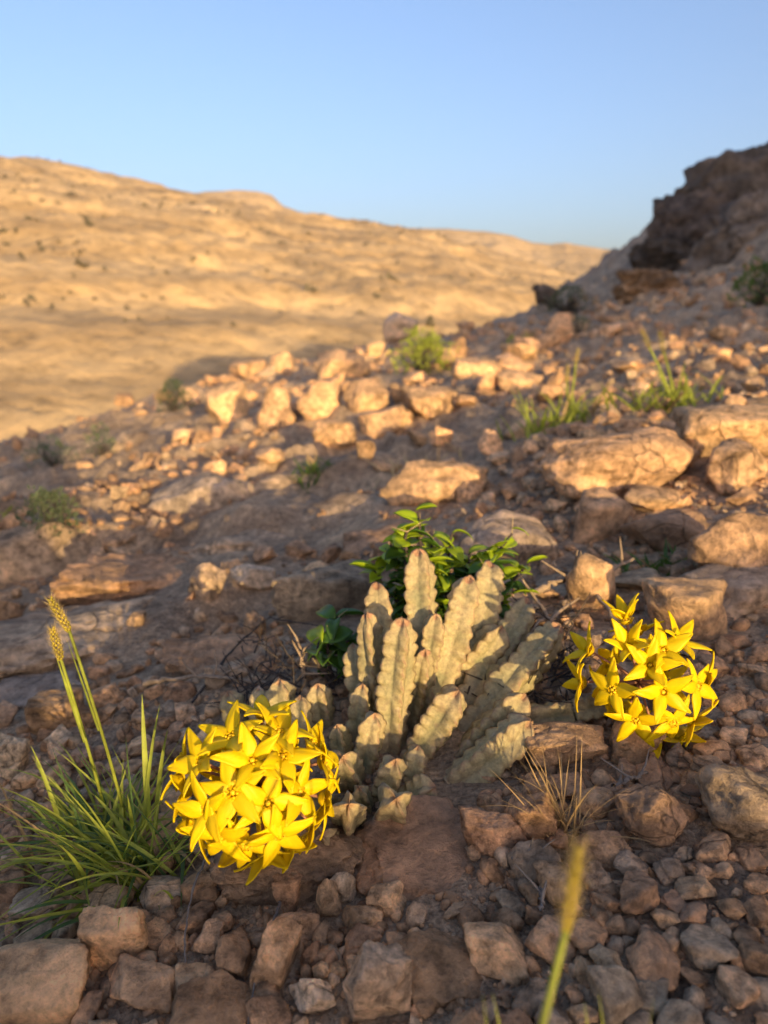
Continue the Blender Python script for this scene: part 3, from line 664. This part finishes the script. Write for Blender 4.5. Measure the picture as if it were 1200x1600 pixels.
# ---- flowers
def sheet(Pm, th):
    """closed thin solid from a grid of points (n, m, 3)"""
    n, m, _ = Pm.shape; du = np.gradient(Pm, axis=0); dv = np.gradient(Pm, axis=1)
    N = np.cross(du, dv); N /= np.linalg.norm(N, axis=2)[..., None] + 1e-12
    A = (Pm + N * th / 2).reshape(-1, 3); Bm = (Pm - N * th / 2).reshape(-1, 3)
    f = grid_faces(n, m); k = n * m
    i = np.arange(n - 1); j = np.arange(m - 1)
    e = [np.stack([i * m, (i + 1) * m, (i + 1) * m + k, i * m + k], 1), np.stack([(i + 1) * m + m - 1, i * m + m - 1, i * m + m - 1 + k, (i + 1) * m + m - 1 + k], 1),
         np.stack([j + 1, j, j + k, j + 1 + k], 1), np.stack([(n - 1) * m + j, (n - 1) * m + j + 1, (n - 1) * m + j + 1 + k, (n - 1) * m + j + k], 1)]
    return np.concatenate([A, Bm]), np.concatenate([f, f[:, ::-1] + k] + e)
def petal_mesh(seed):
    g = np.random.default_rng(seed); L = 0.0188; n, m = 12, 7
    s = np.linspace(0, 1, n)[:, None]; v = np.linspace(-1, 1, m)[None]
    wd = 0.0043 * np.where(s < .34, 0.70 + 0.30 * np.sin(s / .34 * math.pi / 2), np.power(np.clip(1 - (s - .34) / .66, 0, 1), 0.80)) + 0.0002
    wd = wd * g.uniform(.9, 1.08)
    bend = g.uniform(-.28, .16); side = g.uniform(-.10, .10)
    x = 0.0022 + L * s * np.ones_like(v); y = wd * v + side * L * s ** 2
    z = 0.16 * L * np.sin(s * math.pi * .9) * .5 + bend * L * s ** 2 * .6 - np.abs(v) ** 1.3 * wd * g.uniform(.10, .35) * (0.4 + s) + 0.0004 * np.sin(6 * s + 4 * v)
    return mesh_np('petal', *sheet(np.stack([x, y, z], -1), 0.0007))
PETALS = [petal_mesh(70 + i) for i in range(9)]
for me in PETALS: me.materials.append(M_PETAL)
def cup_mesh():
    ph = np.linspace(0, 2 * math.pi, 30, endpoint=False); out = []
    for r, z in [(0.0002, -.0022), (.0022, -.0021), (.0031, -.0012), (.0042, -.0003), (.0052, .0002), (.0056, 0.0001)]:
        rr = r * (1 + .10 * np.cos(5 * ph)); out.append(np.stack([rr * np.cos(ph), rr * np.sin(ph), np.full(30, z)], 1))
    for r, z in [(.0050, -.0006), (.0034, -.0030), (.0008, -.0038)]: out.append(np.stack([r * np.cos(ph), r * np.sin(ph), np.full(30, z)], 1))
    return mesh_np('flower', np.concatenate(out), grid_faces(len(out), 30, True))
def corona_mesh():
    parts = []
    for k in range(5):
        a = k * 2 * math.pi / 5 + .63; c, s = math.cos(a), math.sin(a)
        parts.append(tube([(.0022 * c, .0022 * s, -.0016), (.0026 * c, .0026 * s, .0006), (.0019 * c, .0019 * s, .0016)], [.0010, .0010, .0004], 6))
        a += .63; c, s = math.cos(a), math.sin(a)
        parts.append(tube([(.0028 * c, .0028 * s, -.0012), (.0031 * c, .0031 * s, .0005), (.0027 * c, .0027 * s, .0010)], [.0007, .0006, .0003], 5))
    V, F = ico(2)
    Fq = np.concatenate([F, F[:, 2:3]], 1)
    v, f = merge(parts); me = bpy.data.meshes.new('corona'); allV = np.concatenate([v, V * [.0015, .0015, .0011] + [0, 0, .0002]])
    me.from_pydata(allV.tolist(), [], f.tolist() + (F + len(v)).tolist()); me.polygons.foreach_set('use_smooth', np.ones(len(me.polygons), bool)); me.update(); return me
CUP = cup_mesh(); CUP.materials.append(M_CUP); CORONA = corona_mesh(); CORONA.materials.append(M_CORONA)
def flower(center, normal, xdir, hub, open_=0.0, size=1.0, seed=0):
    g = np.random.default_rng(seed + 9000)
    n = np.asarray(normal, float); n /= np.linalg.norm(n); x = np.asarray(xdir, float); x = x - n * x.dot(n)
    if np.linalg.norm(x) < 1e-3: x = np.cross(n, [0, 0, 1.0])
    x /= np.linalg.norm(x); y = np.cross(n, x)
    o = obj('flower', CUP, None, plant)
    Mx = Matrix(((x[0], y[0], n[0], center[0] - P0[0]), (x[1], y[1], n[1], center[1] - P0[1]), (x[2], y[2], n[2], center[2] - P0[2]), (0, 0, 0, 1)))
    o.matrix_basis = Mx @ Matrix.Scale(size, 4)
    for k in range(5):
        p = obj('petal', PETALS[g.integers(len(PETALS))], None, o)
        p.rotation_euler = (g.uniform(-.18, .18), -(open_ + g.uniform(-.14, .14)), k * 2 * math.pi / 5 + g.uniform(-.07, .07)); sc = g.uniform(.93, 1.06); p.scale = (sc, sc * g.uniform(.9, 1.12), sc)
    obj('corona', CORONA, None, o)
    inv = Mx.inverted(); h = inv @ Vector(np.asarray(hub) - P0)
    pts = bez((0, 0, -.0030), (0, 0, -.35 * h.length), tuple(h / size), 7)
    v, f = tube(pts, [.0011, .0009, .0009, .0009, .0009, .0010, .0012], 6); obj('pedicel', mesh_np('pedicel', v, f), M_PEDICEL, o)
def umbel(cx, cy, dep, rpx, flowers, seed, extra):
    C = at(cx, cy, dep); s = dep / FPX; hub = C + FWD * (0.30 * rpx * s) * .6 - UPV * .1 * rpx * s
    for i, (fx, fy, tx, ty, op) in enumerate(flowers):
        dx, dy = (fx - cx) / rpx, (cy - fy) / rpx; q = math.hypot(dx, dy); z = math.sqrt(max(1 - q * q, 0.0)) if q < 1 else 0.0
        nrm = dx * RGT + dy * UPV - FWD * (z + .02); pos = C + rpx * s * (dx * RGT + dy * UPV - FWD * z)
        xd = (tx - fx) * RGT + (fy - ty) * UPV
        flower(pos, nrm, xd, hub, op, 0.96, seed + i)
    g = np.random.default_rng(seed)
    for i in range(extra):                       # the side turned away
        a = (i + .5) / extra * 2 * math.pi + g.uniform(-.25, .25); e = .82; q = g.uniform(.45, .95)
        dx, dy = q * math.cos(a), q * math.sin(a); z = -math.sqrt(max(1 - q * q, 0)) * .75
        nrm = dx * RGT + dy * UPV - FWD * z; flower(C + e * rpx * s * nrm, nrm, g.normal(size=3), hub, .1, .98, seed + 100 + i)
    return C, hub
L1 = [(385, 1199, 368, 1138, -.05), (434, 1215, 456, 1160, 0), (403, 1280, 390, 1237, -.1), (361, 1267, 357, 1215, .1), (477, 1211, 498, 1160, .15), (295, 1229, 259, 1260, .2), (328, 1171, 291, 1132, .3),
      (411, 1114, 343, 1101, .2), (440, 1134, 493, 1117, .2), (370, 1136, 345, 1118, .2), (409, 1160, 352, 1167, .35), (489, 1163, 478, 1113, .2), (488, 1284, 466, 1336, .15), (371, 1326, 309, 1314, .05),
      (312, 1280, 294, 1300, .2), (420, 1325, 407, 1348, .25), (507, 1246, 527, 1233, .2), (506, 1190, 525, 1200, .2), (287, 1196, 270, 1190, .2), (450, 1160, 430, 1140, .25), (456, 1318, 460, 1340, .15), (345, 1228, 330, 1190, .2), (448, 1268, 470, 1290, .05)]
R1 = [(1021, 1107, 1033, 1070, -.1), (1058, 1054, 1033, 1000, -.05), (1000, 1058, 986, 1007, .2), (936, 1062, 946, 1016, 0), (967, 1104, 914, 1095, .15), (963, 1000, 944, 967, .7), (978, 968, 976, 953, .85),
      (919, 1016, 914, 985, .4), (1008, 1002, 972, 990, .3), (1044, 992, 1077, 1014, .25), (1068, 1116, 1102, 1080, .3), (1023, 1152, 977, 1162, .15), (1088, 1056, 1112, 1072, .2), (908, 1066, 900, 1085, .3), (985, 1022, 960, 1040, .4), (1062, 1145, 1070, 1152, .3)]
UL, HUBL = umbel(398, 1225, 0.385, 104, L1, 10, 7)
UR, HUBR = umbel(1003, 1060, 0.475, 92, R1, 60, 6)
pt = np.asarray(HUBR); v, f = tube(bez(at(960, 1097, 0.53), (at(975, 1090, .52) + pt) / 2, pt, 8), .0042, 8)
obj('flower_stalk', mesh_np('flower_stalk', v - P0, f), M_PEDICEL, plant)
v, f = tube(bez(at(482, 1241, .45), at(450, 1240, .43), np.asarray(HUBL), 8), .0042, 8)
obj('flower_stalk', mesh_np('flower_stalk', v - P0, f), M_PEDICEL, plant)

# ------------------------------------------------------------------ leafy thorny shrub behind the succulent
def leaf_mesh(seed, fold, curl, wide=.42):
    n, m = 10, 5; s = np.linspace(0, 1, n)[:, None]; v = np.linspace(-1, 1, m)[None]
    w = wide * .62 * np.power(np.sin(np.clip(s * .97 + .03, 0, 1) * math.pi), .75) + .004
    x = s * (1 - curl * .25 * s) + 0 * v; z = fold * np.abs(v) * w - curl * s * s * .55 + .015 * np.sin(9 * s) ; y = v * w * (1 - .25 * fold)
    return mesh_np('leaf', *sheet(np.stack([x, y, z * np.ones_like(v)], -1), .02))
LEAVES = [leaf_mesh(i, f, c, w) for i, (f, c, w) in enumerate([(.5, .5, .46), (.3, .9, .42), (.6, .2, .5), (.4, 1.2, .40), (.2, .4, .52)])]
LEAVES_NEW = [me.copy() for me in LEAVES]
for me in LEAVES: me.materials.append(M_LEAF)
for me in LEAVES_NEW: me.materials.append(M_LEAFNEW)
def orient(o, pos, direction, roll, size, org):
    d = Vector(direction).normalized(); up = Vector((0, 0, 1)) if abs(d.z) < .95 else Vector((0, 1, 0))
    y = up.cross(d).normalized(); z = d.cross(y); m = Matrix((d, y, z)).transposed() @ Matrix.Rotation(roll, 3, 'X')
    o.matrix_basis = Matrix.Translation(Vector(np.asarray(pos) - org)) @ m.to_4x4() @ Matrix.Scale(size, 4)
def shrub(name, label, foot, branches, leaf_px, seed, young=.2, thorns=0, nl=9, woody=.0024, group=None, cat='shrub'):
    g = np.random.default_rng(seed); Pf, df = hit(*foot); e = tag(empty(name, Pf), label, cat, group)
    for tx, ty, dd, nleaf in branches:
        nleaf = int(nleaf * 1.45)
        tip = at(tx, ty, df + dd); mid = (Pf + tip) / 2 + g.normal(size=3) * .008 + np.array([0, 0, .006])
        C = bez(Pf, mid, tip, 12) + g.normal(size=(12, 3)) * .0012; v, f = tube(C, np.linspace(woody, woody * .35, 12), 6)
        obj('branch', mesh_np('branch', v - Pf, f), M_BARK, e)
        for k in range(nleaf):
            t = 1 - (k / max(nleaf, 1)) ** 1.2 * .62; p = C[min(int(t * 11), 11)] + g.normal(size=3) * .0015
            a = k * 2.4 + g.uniform(-.4, .4); up = g.uniform(.1, .9) if k < 4 else g.uniform(-.35, .6)
            d = np.array([math.cos(a), math.sin(a), up]); yn = (k < 5 and g.random() < young * 2.2) or g.random() < young * .3
            o = obj('leaf', (LEAVES_NEW if yn else LEAVES)[g.integers(5)], None, e)
            orient(o, p, d, g.uniform(-.6, .6), leaf_px * (df + dd) / FPX * g.uniform(.7, 1.15), Pf)
        for k in range(thorns):
            p = C[g.integers(4, 12)]; d = g.normal(size=3); d[2] = abs(d[2]); d /= np.linalg.norm(d)
            v, f = tube([p - Pf, p - Pf + d * .006, p - Pf + d * g.uniform(.010, .018)], [.0007, .0005, .0001], 5); obj('thorn', mesh_np('thorn', v, f), M_BRISTLE, e)
    return e
shrub('thorny_shrub', 'leafy thorny shrub with bright young leaves growing behind the succulent', (690, 1040),
      [(655, 800, .03, 15), (608, 848, .03, 16), (636, 826, .01, 15), (676, 846, .03, 14), (702, 836, .04, 16), (735, 866, .04, 14), (800, 834, .04, 13), (826, 884, .04, 14), (776, 866, .03, 14), (580, 886, .02, 15), (600, 930, .03, 12), (665, 890, .01, 12), (745, 905, .02, 12), (690, 890, .02, 12), (640, 915, .02, 10), (800, 925, .03, 12)], 44, 5, .44, 6, woody=.0034)
shrub('leafy_sprout', 'small dark green rosette sprouting from dead twigs beside the boulder', (525, 1075), [(525, 958, .01, 7), (500, 1000, -.01, 3), (548, 1000, .0, 3), (530, 1060, -.02, 3)], 62, 8, .05, 3)

# ------------------------------------------------------------------ grasses
def blade(P, d, L, w, droop, mat, parent, org, g, seg=9, name='blade'):
    d = np.asarray(d, float); d /= np.linalg.norm(d); s = np.linspace(0, 1, seg)[:, None]
    hz = np.array([d[0], d[1], 0]); hz = hz / (np.linalg.norm(hz) + 1e-6)
    C = np.asarray(P) + d * L * s + (hz * .35 - np.array([0, 0, 1.0])) * droop * L * s ** 2.2
    sd = np.cross(d, [0, 0, 1.0]); sd = sd / (np.linalg.norm(sd) + 1e-6); sd = sd * math.cos(.5) + np.cross(sd, d) * g.uniform(-.5, .5)
    wv = w * (0.75 + .25 * np.sin(s * 3)) * np.clip(1 - s ** 2.6, .03, 1); nn = np.cross(sd, d)
    V = np.stack([C - sd * wv, C + nn * wv * -.5, C + sd * wv], 1).reshape(-1, 3)
    return obj(name, mesh_np(name, V - org, grid_faces(seg, 3)), mat, parent)
def seed_head(P, d, L, rad, parent, org, g, bristle=1.0, n=70):
    """bottlebrush spike along d from P"""
    d = np.asarray(d, float); d /= np.linalg.norm(d); a = np.cross(d, [0, 1, .2]); a /= np.linalg.norm(a); b = np.cross(d, a); D, F = ico(1); parts, br = [], []
    for k in range(n):
        t = k / n; ph = k * 2.4; r = rad * (.55 + .6 * math.sin(math.pi * min(t * .85 + .12, 1))) ; out = a * math.cos(ph) + b * math.sin(ph)
        c = P + d * L * t + out * r * .55; ax = d * .85 + out * .5; ax /= np.linalg.norm(ax); e1 = np.cross(ax, out); e1 /= np.linalg.norm(e1) + 1e-9; e2 = np.cross(ax, e1)
        M = np.stack([ax * L * .055, e1 * rad * .28, e2 * rad * .28]); parts.append((D @ M + c, F))
        for q in range(3):
            dd = d * .9 + out * g.uniform(.25, .75) + g.normal(size=3) * .12; dd /= np.linalg.norm(dd)
            br.append(tube([c, c + dd * rad * 1.1 * bristle, c + dd * rad * g.uniform(1.8, 2.9) * bristle], [rad * .035, rad * .03, rad * .012], 3))
    v, f = merge(parts); h = obj('seed_head', mesh_np('seed_head', v - org, f), M_SEED, parent)
    v, f = merge(br); obj('bristles', mesh_np('bristles', v - org, f), M_BRISTLE, h)
def stalk(P0_, P1, P2, r0, r1, mat, parent, org):
    v, f = tube(bez(P0_, P1, P2, 16), np.linspace(r0, r1, 16), 7); obj('stalk', mesh_np('stalk', v - org, f), mat, parent)
g = np.random.default_rng(33)
Pg, dg = hit(180, 1370); clump = tag(empty('grass_clump', Pg), 'large tussock of green grass with two tall seed heads beside the flower head', 'grass')
for i in range(235):
    fx, fy = g.normal(188, 52), g.normal(1355, 30)
    P, dp = hit(np.clip(fx, 40, 290), np.clip(fy, 1300, 1420)); a = g.uniform(0, 6.28) if i % 3 else g.uniform(2.2, 4.0)
    el = g.uniform(.25, 1.9); L = g.uniform(.04, .105) * (1.1 if el < .9 else 1.0)
    d = (math.cos(a), math.sin(a), el * 1.1); mt = M_STRAW if g.random() < .09 else (M_GRASSDARK if g.random() < .22 else M_GRASS)
    blade(P, d, L, g.uniform(.0009, .0017), g.uniform(.05, .65), mt, clump, Pg, g)
for bx, by, tx, ty, dd in [(200, 1420, 20, 1470, -.02), (210, 1425, 10, 1500, -.03), (190, 1420, 0, 1440, -.02), (215, 1420, 262, 1500, -.03), (200, 1410, 60, 1510, -.03), (210, 1380, 0, 1230, -.03), (215, 1390, 0, 1345, -.05), (220, 1390, 20, 1290, -.04), (225, 1400, 60, 1320, -.05), (215, 1390, 100, 1215, -.05), (220, 1340, 250, 1100, 0), (235, 1330, 222, 1085, .0), (240, 1330, 262, 1140, 0), (110, 1340, 48, 1165, .0), (210, 1400, 330, 1310, -.03)]:
    P, dp = hit(bx, by); T = at(tx, ty, dp + dd); mid = (P + T) / 2 + np.array([0, 0, .018]); C = bez(P, mid, T, 10); w = g.uniform(.0014, .0022)
    sd = np.cross(T - P, [0, 0, 1.0]); sd /= np.linalg.norm(sd); s = np.linspace(0, 1, 10)[:, None]; wv = w * np.clip(1 - s ** 3, .04, 1); nn = np.cross(sd, (T - P) / np.linalg.norm(T - P))
    V = np.stack([C - sd * wv, C - nn * wv * .5, C + sd * wv], 1).reshape(-1, 3); obj('blade', mesh_np('blade', V - Pg, grid_faces(10, 3)), M_GRASSDARK if by > 1405 else M_GRASS, clump)
for (bx, by), m1, (hx, hy), (tx, ty), dd in [((200, 1300), (180, 1200), (108, 985), (76, 932), -.03), ((170, 1290), (140, 1170), (95, 1030), (80, 978), -.03)]:
    P, dp = hit(bx, by); dp = dp - .05; H = at(hx, hy, dp + dd); T = at(tx, ty, dp + dd); stalk(P, at(*m1, dp + dd / 2), H, .0011, .0009, M_GRASS, clump, Pg)
    blade(at((bx + hx) / 2, (by + hy) / 2, dp + dd / 2), H - at(*m1, dp + dd / 2), .06, .0015, .02, M_GRASS, clump, Pg, g, name='sheath')
    seed_head(H, T - H, np.linalg.norm(T - H) * .95, .0030, clump, Pg, g, .62, 60)
# blurred spike close to the lens
dq = .175; H = at(884, 1455, dq); T = at(908, 1300, dq)
def foot(A, Bp):
    """the line from A through Bp, carried on to the ground"""
    d = (Bp - A) / np.linalg.norm(Bp - A); ts = np.linspace(0, .5, 400); Q = A + d * ts[:, None]; i = int(np.argmax(Q[:, 2] < terrain(Q[:, 0], Q[:, 1]))); return Q[i] if i else Q[-1]
Ps = foot(H, at(848, 1600, .168)); spike = tag(empty('grass_spike', Ps), 'single blurred grass stalk with yellow bristly seed head in the foreground', 'grass')
stalk(Ps, (Ps + H) / 2, H, .0010, .0009, M_GRASS, spike, Ps); seed_head(H, T - H, np.linalg.norm(T - H) * .85, .0017, spike, Ps, g, 1.25, 70)
for bx, tx, ty, dd in [(955, 938, 1545, .21), (1005, 1022, 1555, .21), (770, 757, 1550, .20), (800, 772, 1548, .21), (930, 915, 1562, .22)]:
    T = at(tx, ty, dd); P = foot(T, at(bx, 1680, dd - .004)); blade(P, T - P, np.linalg.norm(T - P), .0012, .02, M_GRASS, spike, Ps, g)
def tuft(name, label, px, py, n, hpx, spread, mat, seed, w=.0012, spikes=(), cat='grass', group=None, up=1.4):
    g = np.random.default_rng(seed); Pf, df = hit(px, py); s = df / FPX; e = tag(empty(name, Pf), label, cat, group)
    for i in range(n):
        P = Pf + np.array([g.normal() * spread * s * .35, g.normal() * spread * s * .35, 0]); P[2] = float(terrain(P[:1], P[1:2])[0]) - .002
        a = g.uniform(0, 6.28); d = (math.cos(a), math.sin(a), g.uniform(.4, 1.6) * up); blade(P, d, hpx * s * g.uniform(.45, 1.05), w * df / .5 * g.uniform(.7, 1.2), g.uniform(.0, .4), mat if g.random() > .12 else M_STRAW, e, Pf, g)
    for sx, sy, hl in spikes:
        T = at(sx, sy, df); H = T + (Pf - T) / np.linalg.norm(Pf - T) * hl * s; stalk(Pf, (Pf + H) / 2 + np.array([.01, 0, 0]), H, .0012 * df / .6, .0009 * df / .6, M_GRASS, e, Pf); seed_head(H, T - H, hl * s * .85, hl * s * .11, e, Pf, g, .9, 24)
    return e
tuft('straw_tuft', 'thin dry straw tuft in front of the sunlit rounded rock', 882, 1305, 60, 190, 44, M_STRAW, 71, .0006, (), up=2.2)
tuft('grass_tuft', 'green spiky grass tuft with dry stalk at the back of the long boulder', 880, 668, 80, 96, 100, M_GRASS, 72, .0013, ((888, 565, 30), (905, 540, 30)))
tuft('grass_tuft', 'green grass tuft with two pink seed heads beside the long boulder end', 1052, 636, 76, 88, 100, M_GRASS, 73, .0013, ((1001, 510, 36), (1030, 512, 40)))
tuft('grass_tuft', 'short dark green grass tuft tucked between boulders', 1030, 892, 70, 60, 80, M_GRASSDARK, 74, .0016, (), up=.8)
tuft('grass_tuft', 'small green tuft at the foot of the rock pile', 487, 738, 60, 40, 44, M_GRASSDARK, 75, .0010, ())
tuft('straw_tuft', 'pale bleached dry tuft on the slope behind the shrub', 648, 742, 50, 50, 90, M_BRISTLE, 76, .0010, (), up=1.6)
tuft('grass_tuft', 'bright green leafy tuft at the slope edge', 4, 822, 40, 22, 40, M_GRASS, 77, .0013, ())
tuft('grass_tuft', 'yellow green tuft among sunlit stones below the ridge', 815, 545, 60, 26, 40, M_GRASS, 78, .0008, ())
tuft('grass_tuft', 'green tufts on the brow beside the squat rock', 345, 596, 80, 24, 60, M_GRASS, 79, .0008, ())
tuft('grass_tuft', 'low green tuft behind the bright pale block', 665, 628, 50, 24, 40, M_GRASSDARK, 80, .0008, ())
def bush(name, label, px, py, wpx, hpx, n, mat, seed, group=None, dens=.12):
    """many small leaves on short twigs through the volume of a low bush"""
    g = np.random.default_rng(seed); Pf, df = hit(px, py); s = df / FPX; e = tag(empty(name, Pf), label, 'shrub', group); parts = []; tw = []
    for i in range(n):
        a = g.uniform(0, 6.28); rr = math.sqrt(g.random()); z = g.random() ** .8; bulge = math.sqrt(max(1 - (z - .25) ** 2 / .65, .05))
        p = np.array([math.cos(a) * rr * bulge * wpx * s / 2, math.sin(a) * rr * bulge * wpx * s / 2, z * hpx * s]); p = p * (1 + .25 * vnoise(np.array([p[0] / s / 14]), np.array([p[2] / s / 14 + p[1] / s / 20]), None, seed)[0])
        d = p / (np.linalg.norm(p) + 1e-6) + g.normal(size=3) * .5; d /= np.linalg.norm(d); L = g.uniform(.08, .16) * hpx * s; sd = np.cross(d, g.normal(size=3)); sd /= np.linalg.norm(sd)
        parts.append((np.array([p, p + d * L * .5 + sd * L * .22, p + d * L, p + d * L * .5 - sd * L * .22]), np.array([[0, 1, 2, 3]])))
        if i % 14 == 0: tw.append(tube([(0, 0, -.002), p * .5 + g.normal(size=3) * .05 * wpx * s, p], [.9 * s, .6 * s, .2 * s], 4))
    v, f = merge(parts); c = obj('crown', mesh_np('crown', v, f, False), mat, e); v, f = merge(tw); obj('twigs', mesh_np('twigs', v, f), M_BARK, e); return e
bush('low_shrub', 'green bush growing on top of the rock pile', 662, 585, 92, 62, 900, M_GRASS, 91)
bush('low_shrub', 'grey green cushion shrub on the ridge above the orange lit stone', 885, 490, 90, 34, 800, M_SHRUB, 92)
bush('low_shrub', 'grey green shrub below the cushion shrub on the ridge', 905, 525, 36, 30, 300, M_SHRUB, 93)
bush('low_shrub', 'dark bush at the foot of the rounded outcrop face', 1185, 478, 80, 60, 700, M_GRASSDARK, 94)
bush('low_shrub', 'twiggy grey green shrub at the end of the sunlit streak', 82, 838, 90, 72, 700, M_SHRUB, 95)
bush('low_shrub', 'dark shrub on the brow beside the notched rock', 272, 642, 60, 44, 500, M_SHRUB, 96)
bush('low_shrub', 'dark flattened shrub on the shaded slope edge', 82, 728, 70, 38, 500, M_SHRUB, 97)
bush('low_shrub', 'thin shrub on the shaded slope below the brow', 160, 710, 50, 40, 300, M_SHRUB, 98)

# ------------------------------------------------------------------ dead sticks and twigs
def stick(label, pts, r, mat=M_STICK, lift=.003, side=0, name='dry_stick', seed=0, cat='stick'):
    g = np.random.default_rng(seed + 700); W = []
    for px, py, up in pts:
        P, dp = hit(px, py); W.append(P + np.array([0, 0, lift + up]))
    W = np.array(W); t = np.linspace(0, 1, len(W)); tt = np.linspace(0, 1, 26); C = np.stack([np.interp(tt, t, W[:, k]) for k in range(3)], 1) + g.normal(size=(26, 3)) * r * .35
    v, f = tube(C, np.linspace(r, r * .5, 26) * (1 + .15 * g.normal(size=26)), 7); parts = [(v, f)]
    for k in range(side):
        i = int(g.integers(5, 22)); d = g.normal(size=3); d[2] = abs(d[2]) + .2; d /= np.linalg.norm(d); parts.append(tube([C[i], C[i] + d * r * 5, C[i] + d * r * g.uniform(8, 14) + g.normal(size=3) * r], [r * .6, r * .45, r * .15], 5))
    v, f = merge(parts); o = obj(name, mesh_np(name, v, f), mat); tag(o, label, cat); return o
stick('long thin grey twig arching over stones below the larger flower head', [(335, 1345, .01), (305, 1420, .012), (290, 1490, .008), (296, 1568, .0)], .0008, M_STICKGREY)
stick('thin dark twig beside the long tan stone', [(440, 1425, .006), (428, 1470, .008), (402, 1540, .006), (388, 1610, .0)], .0009, M_STICKGREY, seed=2)
stick('forked dry stick lying behind the smaller flower head', [(830, 945, .01), (880, 938, .02), (920, 950, .02), (962, 985, .006)], .0035, M_STICK, side=7, seed=3)
stick('broken dry branch sloping beside the forked stick', [(870, 925, .02), (930, 935, .02), (985, 905, .02)], .0028, M_STICK, side=4, seed=4)
stick('sunlit dry stick lying beyond the larger flower head', [(225, 1092, .012), (270, 1086, .014), (330, 1080, .012), (420, 1082, .006)], .0024, M_STICK, side=5, seed=5)
stick('thin curved dark stick lying on the bedrock behind the dead twigs', [(300, 1110, .004), (365, 1030, .008), (420, 985, .012), (500, 1000, .012)], .0014, M_BARK, side=6, seed=6)
stick('pale short driftwood twig beside the blocky brown stone', [(955, 1248, .006), (985, 1240, .008), (1018, 1222, .006)], .0016, M_STICKGREY, side=3, seed=7)
stick('small grey stick lying in gravel behind the seed head', [(800, 1362, .006), (848, 1352, .006)], .0013, M_STICKGREY, side=2, seed=8)
stick('short grey upright stick stub in gravel behind the seed head', [(850, 1385, .008), (844, 1440, .004)], .0016, M_STICKGREY, side=2, seed=9)
stick('weathered stick standing among the dead twigs beside the rosette', [(478, 1085, .0), (474, 1075, .022), (470, 1070, .036)], .0022, M_STICK, side=6, seed=10)
stick('pale bark strip leaning on the succulent behind the lying stem', [(905, 1080, .0), (860, 1010, .012), (845, 985, .02)], .0035, M_STICK, side=5, seed=11)
g = np.random.default_rng(77); parts = []
for i in range(330):
    bx, by = (g.uniform(370, 570), g.uniform(1020, 1130)) if i % 3 == 0 else ((g.uniform(640, 800), g.uniform(1000, 1090)) if i % 3 == 1 else (g.uniform(800, 900), g.uniform(960, 1120)))
    P, dp = hit(bx, by); d = g.normal(size=3); d[2] = abs(d[2]) * .6; d /= np.linalg.norm(d); L = g.uniform(.012, .045); P = P + np.array([0, 0, g.uniform(0, .015)])
    parts.append(tube([P, P + d * L * .5 + g.normal(size=3) * .003, P + d * L], [.0009, .0007, .0003], 4))
v, f = merge(parts); tag(obj('twig_litter', mesh_np('twig_litter', v, f), M_BARK), 'tangle of dark dead twigs around the foot of the plants', 'twigs', kind='stuff')
g = np.random.default_rng(78); parts = []
for i in range(1100):
    a = g.uniform(-R(34), R(22)); r = g.uniform(90, 430); x, y = r * math.sin(a), r * math.cos(a)
    if vnoise(np.array([x * .012]), np.array([y * .012]), None, 5)[0] < .05 and i % 4: continue
    z = float(terrain(np.array([x]), np.array([y]))[0]); s = g.uniform(.25, .95)
    for k in range(12):
        c = np.array([x, y, z + .1]) + g.normal(size=3) * s * .45; d = g.normal(size=3) * s * .35; e = g.normal(size=3) * s * .3; parts.append((np.array([c - d, c + e, c + d, c - e]), np.array([[0, 1, 2, 3]])))
v, f = merge(parts); tag(obj('hillside_scrub', mesh_np('hillside_scrub', v, f, False), M_SCRUB), 'scattered dark scrub dotting the far sunlit hillside', 'scrub', kind='stuff')

# ------------------------------------------------------------------ thin dusty air
bm = bmesh.new(); bmesh.ops.create_cube(bm, size=1.0); me = bpy.data.meshes.new('haze'); bm.to_mesh(me); bm.free()
hz = bpy.data.objects.new('haze', me); COL.objects.link(hz); hz.scale = (7400, 7400, HAZE_HI - HAZE_LO); hz.location = (0, 0, (HAZE_HI + HAZE_LO) / 2); tag(hz, kind='stuff')
hm = bpy.data.materials.new('haze'); hm.use_nodes = True; hm.node_tree.nodes.clear()
ho = hm.node_tree.nodes.new('ShaderNodeOutputMaterial'); hv = hm.node_tree.nodes.new('ShaderNodeVolumePrincipled')
hv.inputs['Color'].default_value = (0.80, 0.86, 0.95, 1); hv.inputs['Density'].default_value = 0.00014; hv.inputs['Anisotropy'].default_value = 0.0
hm.node_tree.links.new(hv.outputs[0], ho.inputs['Volume']); me.materials.append(hm)
